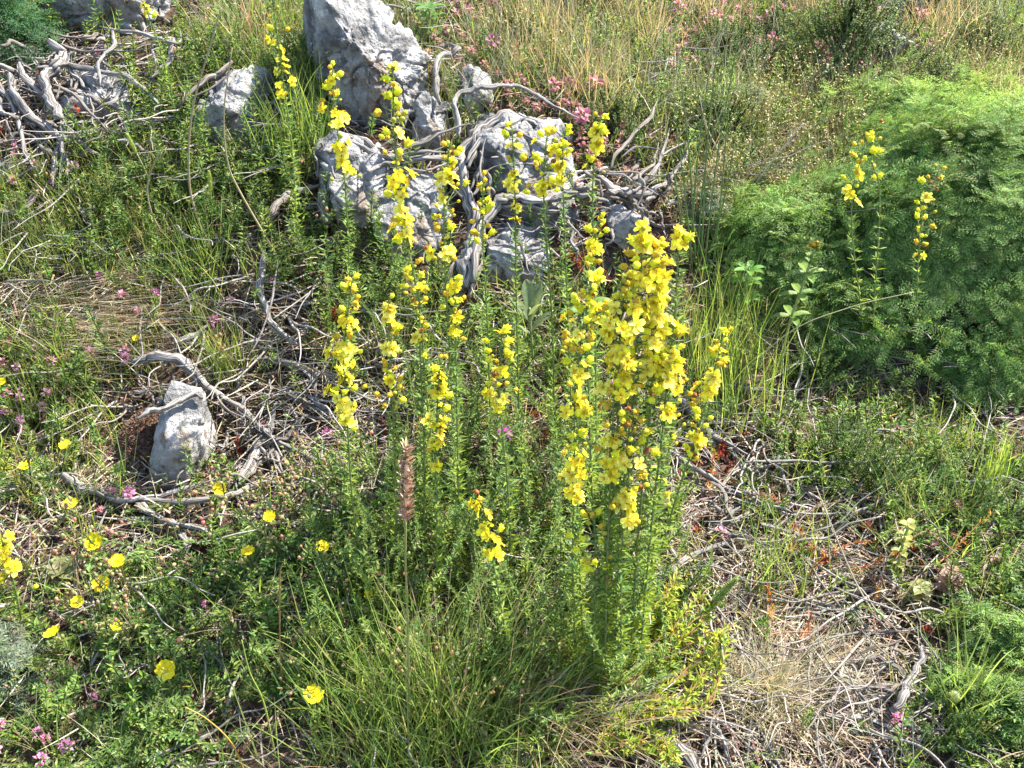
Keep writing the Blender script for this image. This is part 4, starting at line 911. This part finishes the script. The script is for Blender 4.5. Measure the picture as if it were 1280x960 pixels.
FEA = [t_fern(6, .09, 10, .013, .0020, [(.18, .33, .08), (.24, .39, .10), (.14, .27, .07), (.29, .43, .15), (.28, .31, .12)], el=(.6, 1.3), sub=3) for _ in range(5)]
def mound(px, py, dy): q = at(px, py); return np.array((q[0], q[1]+dy, g(q[0], q[1]+dy)))
bush('feathery_bush', 'big bright green bush of finely cut feathery leaves filling the right side', 'bush', mound(1240, 430, .20), .25, .21, .11, 4300, FEA, (.30, .75), low=-.1, lift=.09, stems=26, tint=(.22, .08), sinkdepth=.6, ragged=.55)
bush('feathery_bush', 'rear half of the feathery growth, cut by the right edge of the picture', 'bush', mound(1350, 330, .16), .34, .26, .08, 2600, FEA, (.35, .85), lift=.03, tint=(.2, .07), sinkdepth=.5)
bush('feathery_bush', 'low left lobe of the feathery bush reaching into the seeding grass', 'bush', mound(1085, 335, .08), .13, .12, .05, 520, FEA, (.35, .75), tint=(.2, .07), sinkdepth=.6, ragged=.6)
bush('feathery_bush', 'feathery crest at the back of the bush below the dark rounded shrub', 'bush', mound(1130, 190, .06), .14, .12, .06, 500, FEA, (.35, .75), tint=(.2, .07), sinkdepth=.6, ragged=.6)
bush('feathery_bush', 'dim feathery fronds in the deep shade at the lower left of the bush', 'bush', mound(1075, 452, .05), .13, .08, .07, 300, FEA, (.35, .7), tint=(.2, .07), sinkdepth=.7, ragged=.6)
bush('feathery_bush', 'feathery green outer fronds low at the right edge of the bush', 'bush', mound(1235, 490, .03), .10, .06, .06, 240, FEA, (.35, .7), tint=(.2, .07), sinkdepth=.7, ragged=.6)
bush('feathery_herb', 'thin feathery fronds trailing left from the bush over the seeding grass', 'herb', mound(985, 300, .03), .12, .07, .03, 200, FEA, (.4, .75), tint=(.2, .07), sinkdepth=.7, ragged=.6)
p3 = at(975, 370); b3 = np.array((p3[0], p3[1]+.05, g(p3[0], p3[1]+.05)))
bush('feathery_herb', 'small feathery herb with grey green leaves left of the big bush', 'herb', b3, .13, .10, .10, 170, FEA, (.5, .9))
SHR = [t_sprig(.05, .005, 4, .008, .0045, [(.12, .19, .05), (.16, .23, .07), (.22, .25, .12), (.08, .13, .04)]) for _ in range(4)]
p = at(1065, 128); b = (p[0], p[1]+.10, g(p[0], p[1]+.10)); bush('mounded_shrub', 'dark rounded shrub with small leaves in the meadow at the upper right', 'shrub', b, .17, .13, .17, 420, SHR, (.7, 1.2))
p = at(752, 40); b = (p[0], p[1]+.08, g(p[0], p[1]+.08)); bush('mounded_shrub', 'small dark green shrub at the top edge in the middle of the meadow', 'shrub', b, .11, .09, .12, 220, SHR, (.7, 1.1))
p = at(915, 110); b = (p[0], p[1]+.08, g(p[0], p[1]+.08)); bush('mounded_shrub', 'low grey green thyme cushion left of the dark rounded shrub', 'shrub', b, .14, .10, .08, 260, SHR, (.6, 1.0))
for px, py, s_, lab in [(640, 70, .7, 'small green leafy cushion behind the thin arched branch'), (838, 34, .8, 'grey green cushion at the top edge left of the rush stems'), (890, 190, .8, 'pale leafy cushion in the meadow among the rush stems'),
                        (1175, 140, .9, 'olive cushion just behind the feathery bush'), (1235, 90, 1.0, 'green cushion in the dry grass at the upper right edge'), (600, 30, .7, 'leafy green cushion at the top edge right of the broad leaved plant'),
                        (772, 190, .6, 'low green cushion behind the right dead fork'), (970, 70, .8, 'mixed green cushion between the pink flowers and the dark rounded shrub'), (1180, 30, .8, 'dark cushion at the top edge right of the white limestone corner')]:
    p = at(px, py); b = (p[0], p[1]+.05, g(p[0], p[1]+.05)); bush('leafy_cushion', lab, 'cushion plant', b, .12*s_, .10*s_, .06*s_, int(170*s_), SHR, (.6, 1.2), sinkdepth=.5)
p = at(12, 90); b = (p[0]-.05, p[1]+.08, g(p[0]-.05, p[1]+.08)); bush('feathery_herb', 'bluish green feathery herb in the top left corner', 'herb', b, .12, .12, .16, 260, [t_fern(4, .06, 8, .012, .0018, [(.05, .13, .05), (.07, .17, .06)]) for _ in range(3)], (.7, 1.1))
JUN = [t_sprig(.06, .0035, 5, .007, .0018, [(.10, .18, .05), (.16, .23, .06), (.07, .14, .05)], el=(.4, 1.1), curve=.5) for _ in range(4)]
for px, py, s_, lab in [(1090, 606, 1.0, 'juniper like sprig with lime tips in the shade below the level stick'), (1052, 566, .8, 'feathery green sprig just above the level stick'), (1020, 470, .8, 'dim green sprig in the deep shade under the bush'),
                        (1235, 640, .7, 'dark needle leaved sprig at the far right edge'), (845, 740, .45, 'small blue green cushion sprig beside the forked bleached stick'), (1190, 925, .7, 'bright feathery sprig at the bottom edge, right')]:
    p = at(px, py+14); bush('juniper_sprig', lab, 'sprig', p, .07*s_, .05*s_, .05*s_, int(70*s_), JUN, (.7, 1.1), stems=3)
ROS = [t_fern(9, .045, 7, .013, .0024, [(.20, .32, .08), (.15, .27, .07), (.26, .36, .12)], el=(.2, 1.3)) for _ in range(4)]
for px, py, s_, lab in [(1250, 800, 1.0, 'lush feathery green herb at the lower right edge, upper mound'), (1262, 880, 1.0, 'lush feathery green herb at the lower right edge, lower mound'), (1200, 850, .7, 'feathery herb behind the oval green seed head')]:
    p = at(px, py+20); bush('feathery_herb', lab, 'herb', p, .07*s_, .06*s_, .05*s_, int(75*s_), ROS, (.5, .85), stems=3)
SIL = [t_fern(5, .06, 7, .015, .0026, SILV) for _ in range(3)]
p = at(6, 850); bush('silver_herb', 'silvery grey leaved herb at the lower left edge', 'herb', p, .045, .04, .06, 46, SIL, (.6, .9), stems=3)
for px, py, lab in [(880, 272, 'silvery white leaved herb on the bare patch near the right dead fork'), (940, 150, 'pale green leafy herb in the meadow behind the thin stems')]:
    p = at(px, py); bush('silver_herb', lab, 'herb', p, .05, .04, .05, 40, SIL, (.5, .8), stems=3)

# ------------------------------------------------------------------ grass tufts
def tuft(label, px, py, n, L, w=.0022, a0=(0, .5), a1=(.4, 1.4), cols=GR, tip=None, rad=.02, yawc=None, seg=6):
    B = at(px, py); ge = Geo(); b = np.concatenate([RNG.normal(0, rad, (n, 2)), np.zeros((n, 1))], 1)
    yaw = RNG.uniform(0, 6.3, n) if yawc is None else RNG.normal(yawc[0], yawc[1], n)
    c = jit(mixcols(cols, n), n); tc = None if tip is None else jit(mixcols(tip, n), n)
    b[:, 2] = G(B[0]+b[:, 0], B[1]+b[:, 1]) - B[2] - .003
    blades(ge, b, yaw, L*RNG.uniform(.45, 1.1, n), w*RNG.uniform(.7, 1.3, n), RNG.uniform(*a0, n), RNG.uniform(*a1, n), c, seg, tc)
    return tag(link('grass_tuft', ge.mesh('grass_tuft', M_LEAF), None, B), label, 'grass tuft')
tuft('large tuft of long dark green grass at the bottom centre', 540, 905, 340, .21, .0022, (.02, .6), (.2, 1.1), rad=.05, tip=GR+STRAW[:1])
tuft('long green grass tuft leaning right at the bottom, right half', 620, 880, 260, .20, .0022, (.2, .8), (.7, 1.5), rad=.05, yawc=(.4, .8), tip=GR+STRAW[:2])
tuft('long green grass tuft at the bottom, left of the large one', 450, 905, 170, .18, .0022, (.05, .6), (.3, 1.1), rad=.045)
tuft('long green grass tuft at the very bottom edge under the large one', 520, 985, 260, .18, .0022, (.0, .6), (.3, 1.2), rad=.06)
tuft('dry straw coloured grass swept down right from the clump foot', 690, 900, 220, .20, .0018, (.6, 1.1), (1.2, 1.8), cols=STRAW[:3], rad=.04, yawc=(.1, .9))
tuft('grey green tuft with bleached blades in the straw at the lower right', 960, 880, 460, .12, .0015, (.1, .9), (.8, 1.9), cols=[(.24, .28, .14), (.14, .2, .07)]+PALE, tip=PALE, rad=.025)
tuft('bleached dead grass fan beside the grey green tuft', 1020, 850, 340, .11, .0014, (.7, 1.3), (1.3, 1.9), cols=PALE, rad=.022, yawc=(.9, 1.1))
tuft('slim green grass tuft above the spotted white rock', 286, 470, 150, .14, .0016, (0, .45), (.2, .9), cols=GR, tip=STRAW[:2]+GR, rad=.018)
tuft('tall thin green grass left of the deep shade under the bush', 905, 500, 260, .24, .0017, (0, .35), (.1, .8), cols=GR+YG[2:], rad=.05)
tuft('thin green grass leaning over the straw right of the forked stick', 975, 730, 90, .20, .0018, (.0, .5), (.3, 1.1), cols=GR+YG[2:], rad=.03)
tuft('arching green grass blades in the shade at the right', 1150, 690, 80, .17, .0020, (.2, .7), (.6, 1.5), cols=GR, rad=.04)
tuft('vertical green grass blades near the right edge', 1240, 610, 40, .16, .0020, (0, .15), (.1, .4), cols=GR+YG[2:], rad=.015)
tuft('long green blades crossing near the oval seed head', 1195, 900, 60, .22, .0022, (.1, .6), (.3, 1.1), cols=GR, rad=.02)
tuft('bright green broad grass spray in the litter right of the clump', 940, 610, 50, .07, .0032, (.3, 1.0), (.8, 1.5), cols=GR, rad=.012)
tuft('pale straw swept level across the left side', 90, 398, 620, .20, .0020, (1.0, 1.4), (1.4, 1.75), cols=PALE+STRAW[:2], rad=.055, yawc=(.05, .25))
tuft('second band of pale straw below the first at the left', 20, 415, 300, .22, .0016, (1.15, 1.45), (1.4, 1.75), cols=PALE, rad=.05, yawc=(-.05, .3))
tuft('thick green grass at the top left of the boulder', 375, 190, 220, .18, .0020, (0, .4), (.1, .9), cols=GR, rad=.035)
tuft('bleached grass tuft at the top edge left of the boulder', 300, 70, 240, .20, .0016, (0, .5), (.4, 1.2), cols=STRAW[:3]+GR[:2], rad=.04)
tuft('green grass tuft at the left of the dark hooked branch', 250, 350, 120, .16, .0018, (0, .5), (.2, 1.0), cols=GR, rad=.03)
for i, (px, py, lab) in enumerate([(735, 120, 'fine green grey grass tuft in the meadow below the small dark shrub'), (800, 60, 'tall pale grass tuft right of the small dark shrub'), (1010, 20, 'grass tuft leaning over the slope at the top edge'),
                                   (880, 40, 'reddish bleached grass tuft beside the pink flowers'), (1180, 60, 'bleached grass tuft at the upper right'), (1250, 150, 'brown tipped grass tuft at the right edge behind the bush'), (680, 60, 'bright pale grass tuft behind the thin arched branch')]):
    tuft(lab, px, py, 300, .17, .0015, (0, .5), (.3, 1.3), cols=GR[:2]+STRAW[:3]+[(.22, .26, .12)], tip=STRAW[:3]+[(.30, .2, .12)], rad=.05)
# rushes: green wands
def wand(label, pts, w=3, col=(.12, .19, .06), name='rush_stem', cat='rush stem', h=0, grp=None, mat=None):
    B = at(*pts[0]); W = [B] + [at_y(p[0], p[1], B[1]-.0) for p in pts[1:]]; C = catmull(W, 6); s = pxm(C[len(C)//2])
    ge = Geo(); tube(ge, C, np.linspace(w, w*.5, len(C))*.5*s, 5, col); return tag(link(name, ge.mesh(name, mat or M_STEM, True, B), None, B), label, cat, grp)
for i, (a, b_, c_) in enumerate([((862, 330), (872, 200), (890, 60)), ((872, 330), (880, 220), (905, 110)), ((880, 340), (896, 200), (930, 10)), ((870, 335), (862, 200), (850, 90)), ((884, 330), (905, 250), (918, 180)), ((866, 340), (856, 240), (846, 160)),
                                 ((876, 336), (884, 180), (900, 30)), ((890, 340), (900, 260), (912, 120)), ((858, 330), (848, 250), (838, 190))]):
    wand('thin green rush stem standing right of the dead fork', [a, b_, c_], 2.6, grp='rush stems right of the dead fork')
DS = (.30, .24, .14)
wand('long dry stem curving up through the left bank, nearest the centre of its bushes', [(268, 318), (246, 270), (236, 220), (240, 140), (262, 60), (276, 10)], 3.5, DS, 'dry_stem', 'dry stem')
wand('long dry stem right of the other, bending at its foot', [(352, 330), (300, 240), (284, 200), (280, 140), (290, 60)], 3, DS, 'dry_stem', 'dry stem')
wand('short dry stem hooked low over the left bank', [(226, 316), (196, 280), (184, 240), (192, 206), (206, 182)], 2.6, DS, 'dry_stem', 'dry stem')
wand('pale straight dry stem slanting over the seeding grass', [(930, 250), (960, 208), (1004, 154)], 3, (.48, .42, .30), 'dry_stem', 'dry stem')
wand('short pale stick slanting at the foot of the seeding grass', [(985, 276), (1010, 250), (1020, 232)], 4, (.5, .46, .38), 'dry_stem', 'dry stem')
wand('dry stem leaning left over the bush edge', [(930, 250), (904, 200), (884, 160), (874, 120)], 2.5, (.4, .34, .25), 'dry_stem', 'dry stem')
wand('straight straw pale stem crossing the shade beside the orange shoot', [(1100, 780), (1066, 720), (1020, 608)], 2.5, (.5, .42, .3), 'dry_stem', 'dry stem')
wand('long bare grass stalk arching left across the deep shade', [(900, 500), (980, 420), (1060, 385), (1142, 365)], 2, (.30, .30, .14), 'dry_stem', 'dry stem')
wand('orange brown stem curving at the bottom left of the picture', [(310, 975), (290, 930), (260, 900), (232, 884)], 2.6, (.45, .26, .05), 'dry_stem', 'dry stem')
wand('green stem curving down beside the large cupped rock rose', [(345, 950), (330, 880), (312, 840), (302, 800)], 3, (.25, .30, .06), 'dry_stem', 'green stem')
wand('reddish upright stem in the dense leaves at the lower left', [(353, 866), (350, 800), (350, 720), (356, 700)], 2.6, (.30, .17, .08), 'dry_stem', 'dry stem')

# ------------------------------------------------------------------ single plants with heads
def head_on(label, name, cat, pts, L, r, col, n=220, mat=None, stemw=2.5, stemcol=(.2, .24, .08), taper=.8, bristle=.006):
    B = at(*pts[0]); W = [B] + [at_y(p[0], p[1], B[1]) for p in pts[1:]]; C = catmull(W, 8); s = pxm(C[-1]); t = thing(name, label, cat, B)
    ge = Geo(); tube(ge, C, stemw*.5*s, 5, stemcol); link('stem', ge.mesh('stem', M_STEM, True, B), t)
    d = norm(C[-1]-C[-4]); f = RNG.uniform(0, 1, n); prof = np.sin(np.clip(f*.92+.06, 0, 1)*PI)**.5*r*(1-(1-taper)*f)
    rd = norm(np.cross(RNG.normal(0, 1, (n, 3)), d)); p = C[-1] + d*f[:, None]*L - d*0 + rd*prof[:, None]*.75
    ge = Geo(); leaves(ge, p, rd*.7 + d*1.0 + RNG.normal(0, .15, (n, 3)), bristle*RNG.uniform(.6, 1.2, n), bristle*.3, jit(mixcols(col, n), n))
    q = np.linspace(0, 1, 9); tube(ge, C[-1] + d*q[:, None]*L, np.sin(np.clip(q*.92+.05, 0, 1)*PI)**.5*r*.8, 8, col[0]); link('seed_head', ge.mesh('seed_head', mat or M_LEAF, False, B), t)
PXF = .00085
head_on('feathery brown grass plume standing up in front of the middle flower stalks', 'grass_plume', 'grass plume', [(512, 930), (510, 800), (507, 700), (507, 652)], .108, .0042, [(.52, .36, .24), (.60, .44, .31), (.44, .28, .18)], 260, M_DRY, 3, (.26, .27, .09), .25, .013)
head_on('soft green cylindrical grass head slanting over the straw right of the clump', 'timothy_grass', 'grass head', [(840, 800), (862, 784), (876, 770)], .088, .0052, [(.22, .30, .10), (.28, .34, .14)], 600, None, 2, (.2, .26, .07), .9, .005)
head_on('small green cylindrical grass head on the left bank, leftmost', 'timothy_grass', 'grass head', [(196, 260), (184, 220), (171, 192)], .042, .0042, [(.30, .36, .10), (.24, .32, .09)], 260, None, 2, bristle=.004)
head_on('upright green grass head on the left bank beside the long dry stem', 'timothy_grass', 'grass head', [(266, 300), (264, 260), (263, 240)], .042, .0040, [(.30, .36, .10), (.24, .32, .09)], 260, None, 2, bristle=.004)
head_on('green grass head left of the boulder foot', 'timothy_grass', 'grass head', [(380, 260), (372, 220), (366, 190)], .034, .0035, [(.30, .36, .10), (.24, .32, .09)], 220, None, 2, bristle=.004)
head_on('oval pale green seed head on a thin stem at the lower right', 'timothy_grass', 'grass head', [(1196, 910), (1195, 890), (1194, 876)], .017, .0085, [(.34, .40, .20), (.28, .34, .16)], 240, None, 2, taper=1, bristle=.003)
head_on('green grass head at the edge of the feathery bush', 'timothy_grass', 'grass head', [(1050, 220), (1054, 190), (1056, 168)], .045, .0035, [(.20, .30, .10), (.24, .32, .12)], 200, None, 2, bristle=.004)
# knapweed
def knapweed():
    B = at(640, 690); W = [B] + [at_y(p[0], p[1], B[1]) for p in ((638, 640), (634, 575), (631, 542))]; C = catmull(W, 8); t = thing('knapweed', 'single pink knapweed head with grey green leaves in the middle of the picture', 'knapweed', B)
    ge = Geo(); tube(ge, C, .0014, 5, (.2, .25, .12)); link('stem', ge.mesh('stem', M_STEM, True, B), t)
    n = 46; p = C[RNG.integers(0, len(C), n)]; ge = Geo(); leaves(ge, p, RNG.normal(0, 1, (n, 3)) + (0, 0, .2), RNG.uniform(.03, .055, n), .004, jit(mixcols(SILV+GRB, n), n)); link('foliage', ge.mesh('foliage', M_LEAF, False, B), t)
    ge = Geo(); n = 160; d = norm(RNG.normal(0, .75, (n, 3)) + (0, -.3, .8)); leaves(ge, np.repeat(C[-1:], n, 0), d, .0125, .0016, jit([(.62, .16, .55), (.70, .28, .62)][:1]*1, n)); blobs(ge, C[-1:]-(0, 0, .003), .0045, jit([(.2, .2, .1)], 1)); link('flower_head', ge.mesh('flower_head', M_PETAL, False, B), t)
knapweed()
# broad leaves
def broad(ge, p, d, L, w, col, bend=.5):
    nv = 7; d = np.array(d, float)/np.linalg.norm(d); s = np.cross(d, (0, 0, 1.)); s /= np.linalg.norm(s)+1e-9; u = np.cross(s, d); V = []
    for i in range(nv+1):
        f = i/nv; wd = w*math.sin(min(1, f*.93+.05)*PI)**.7; c = p + d*L*f*(1-.2*bend*f) - np.array((0, 0, 1))*L*bend*f*f*.6
        for g_ in (-1, -.5, 0, .5, 1): V.append(c + s*wd*.5*g_ + u*abs(g_)*w*.16 + u*RNG.normal(0, .01)*w)
    T_ = []
    for i in range(nv):
        for j in range(4): a = i*5+j; T_ += [(a, a+5, a+6), (a, a+6, a+1)]
    ge.add(np.array(V), T_, jit([col], 1, .1, .05)[0])
def leafplant(name, label, cat, base, lv, col, stem=None):
    B = at(*base); t = thing(name, label, cat, B); C = None
    if stem:
        C = catmull([B] + [at_y(p[0], p[1], B[1]) for p in stem], 8); ge = Geo(); tube(ge, C, .0022, 6, (.24, .28, .10)); link('stem', ge.mesh('stem', M_STEM, True, B), t)
    for (f, yaw, el, L, w) in lv:
        p = (C[int(f*(len(C)-1))] if stem else B) - B; ge = Geo(); broad(ge, np.array(p), (math.cos(yaw)*math.cos(el), math.sin(yaw)*math.cos(el), math.sin(el)), L, w, col); link('leaf', ge.mesh('leaf', M_LEAF, True), t)
    return t, C, B
leafplant('mullein', 'pale woolly upright broad leaves between the low shaded rock and the flower stalks', 'broad leaved plant', (668, 470),
          [(.9, 1.9, 1.3, .10, .022), (.8, 1.0, 1.2, .11, .024), (.7, 2.6, 1.0, .09, .020), (.85, -.8, 1.1, .085, .02), (.5, 3.4, .8, .08, .02), (.6, .2, .9, .08, .02)], (.17, .22, .11), [(664, 420), (662, 385)])
leafplant('broad_leaf', 'shiny bright green broad leaves behind the upper left side of the big clump', 'broad leaved plant', (742, 470),
          [(.9, .1, .35, .055, .018), (.8, 3.3, .5, .06, .02), (.8, 4.6, .1, .04, .018), (.9, .8, .7, .04, .016)], (.13, .27, .05), [(735, 420), (734, 366)])
_, C_, B_ = leafplant('yellow_rattle', 'leafy yellow rattle with a pale green hooded head left of the big bush', 'yellow rattle', (975, 470),
          [(f, a, .35, .045, .015) for f in (.45, .6, .75) for a in (.2, 3.3, 1.7, 4.8)] + [(f, a, .8, .022, .018) for f in (.84, .9, .96, 1.0) for a in (.4, 2, 3.6, 5.2)], (.16, .25, .05), [(985, 410), (1004, 355), (1020, 305)])
ge = Geo(); q = C_[-1:] - B_; blobs(ge, np.repeat(q, 3, 0) + RNG.normal(0, .004, (3, 3)), .0045, jit([(.75, .5, .05)], 3), 1.6); link('flower', ge.mesh('flower', M_PETAL, True), _)
leafplant('broad_leaf', 'cluster of glossy light green oval leaves left of the yellow rattle', 'broad leaved plant', (930, 400),
          [(f, a, .5, .04, .013) for f in (.4, .7, .95) for a in (.1, 1.2, 2.4, 3.5, 4.7, 5.6)], (.15, .30, .06), [(932, 365), (936, 335)])
leafplant('broad_leaf', 'fresh green oval leaved plant at the top edge right of the boulder', 'broad leaved plant', (545, 52),
          [(f, a, .5, .045, .016) for f in (.3, .7, 1) for a in (.3, 1.5, 2.7, 3.9, 5.1)], (.12, .24, .06), [(540, 30), (536, 12)])
leafplant('broad_leaf', 'long lance shaped green leaf standing at the right end of the boulder', 'broad leaved plant', (514, 90), [(1, 1.2, 1.1, .08, .013), (1, 3.0, .9, .04, .012)], (.14, .24, .07), [(515, 80), (516, 74)])
leafplant('broad_leaf', 'lance shaped leaf low on the left bank', 'broad leaved plant', (222, 345), [(1, 2.6, .6, .07, .013), (1, .2, .4, .06, .008), (1, 4.2, .3, .05, .01)], (.18, .30, .09), [(222, 338), (222, 332)])
leafplant('rosette', 'pinkish green oval leaves of a small plant on the ground at the lower right', 'rosette', (1150, 755),
          [(f, a, .3, .024, .015) for f in (.3, .65, 1) for a in (.3, 1.5, 2.7, 3.9, 5.1)], (.24, .25, .10), [(1150, 745), (1152, 735)])
leafplant('rosette', 'mauve veined oval leaves at the right beside the orange shoots', 'rosette', (1182, 740),
          [(f, a, .3, .022, .013) for f in (.3, .65, 1) for a in (.8, 2.0, 3.2, 4.4, 5.6)], (.42, .28, .24), [(1184, 728), (1190, 716)])
leafplant('rosette', 'upright stalk of yellow green leaves tipped pink at the right', 'rosette', (1120, 720),
          [(f, a, .4, .018, .012) for f in (.3, .5, .7, .85, 1) for a in (.8, 2.9, 5.0)], (.28, .30, .08), [(1126, 690), (1136, 656)])
leafplant('rosette', 'rosette of broad pale green leaves flushed pink at the left edge', 'rosette', (76, 722),
          [(1, a, .5+.25*(k % 2), .042, .024) for k, a in enumerate((.2, 1.1, 2.0, 2.9, 3.8, 4.7, 5.6))], (.20, .22, .10), [(76, 720), (76, 716)])
leafplant('broad_leaf', 'pair of broad green leaves under the largest flat rock rose', 'broad leaved plant', (118, 712), [(1, 3.4, .6, .035, .018), (1, -.3, .6, .035, .018), (1, 4.7, .2, .03, .016)], (.18, .27, .09), [(118, 704), (118, 698)])

def moss(label, px, py, rx, ry, h, n=1500):
    B = at(px, py); th = RNG.uniform(0, 6.3, n); rr = np.sqrt(RNG.uniform(0, 1, n)); x = rr*np.cos(th)*rx; y = rr*np.sin(th)*ry; z = G(B[0]+x, B[1]+y)-B[2] + h*(1-rr**2)
    ge = Geo(); p = np.stack([x, y, z-.004], 1)
    blobs(ge, p[:n//4]-(0, 0, .006), .009, jit(BRN[2:], n//4), .8); leaves(ge, p, RNG.normal(0, .7, (n, 3)) + (0, 0, .8), .008, .003, jit(mixcols([(.11, .06, .035), (.17, .09, .05), (.07, .04, .03)], n), n))
    tag(link('moss_cushion', ge.mesh('moss_cushion', M_DRY, False), None, B), label, 'moss')
moss('dark brown dry moss cushion filling the hollow left of the spotted white rock', 184, 556, .045, .075, .05, 3200)
moss('dark moss at the foot of the pale cracked block', 450, 302, .06, .025, .03)
moss('brown moss between the low shaded rock and the fissured slab', 600, 372, .05, .03, .02)
moss('dark moss at the foot of the big boulder', 470, 190, .08, .02, .03)
moss('brown moss under the dead roots at the upper left', 60, 175, .06, .04, .03)
moss('rusty moss patch beneath the right fork of the dead branches', 824, 296, .05, .03, .03)
moss('ochre moss patch at the right edge under the bush', 1230, 500, .07, .03, .02)

# ------------------------------------------------------------------ daylight
SUN = np.array((.66, .40, .93)); SUN = SUN/np.linalg.norm(SUN)
sl_ = bpy.data.lights.new('sun', 'SUN'); sl_.energy = 4.8; sl_.angle = math.radians(.5); sl_.color = (1, .95, .86)
so = link('sun', sl_, None, (0, 0, 6)); so.rotation_mode = 'QUATERNION'; so.rotation_quaternion = Vector(SUN).to_track_quat('Z', 'Y')
w = bpy.data.worlds.new('World'); sc.world = w; w.use_nodes = True; nt = w.node_tree; nt.nodes.clear()
o_ = nt.nodes.new('ShaderNodeOutputWorld'); b_ = nt.nodes.new('ShaderNodeBackground'); s_ = nt.nodes.new('ShaderNodeTexSky'); s_.sky_type = 'NISHITA'; s_.sun_disc = False
s_.sun_elevation = math.asin(SUN[2]); s_.sun_rotation = math.atan2(SUN[0], SUN[1]); b_.inputs[1].default_value = .12
nt.links.new(s_.outputs[0], b_.inputs[0]); nt.links.new(b_.outputs[0], o_.inputs[0])
sc.view_settings.view_transform = 'Standard'; sc.view_settings.look = 'None'; sc.view_settings.gamma = 1; sc.view_settings.use_curve_mapping = False
sc.view_settings.exposure = 1.95
sc.render.engine = 'CYCLES'; sc.cycles.use_denoising = True; sc.cycles.max_bounces = 5; sc.cycles.diffuse_bounces = 3; sc.cycles.transmission_bounces = 4; sc.cycles.glossy_bounces = 2; sc.cycles.caustics_reflective = False; sc.cycles.caustics_refractive = False
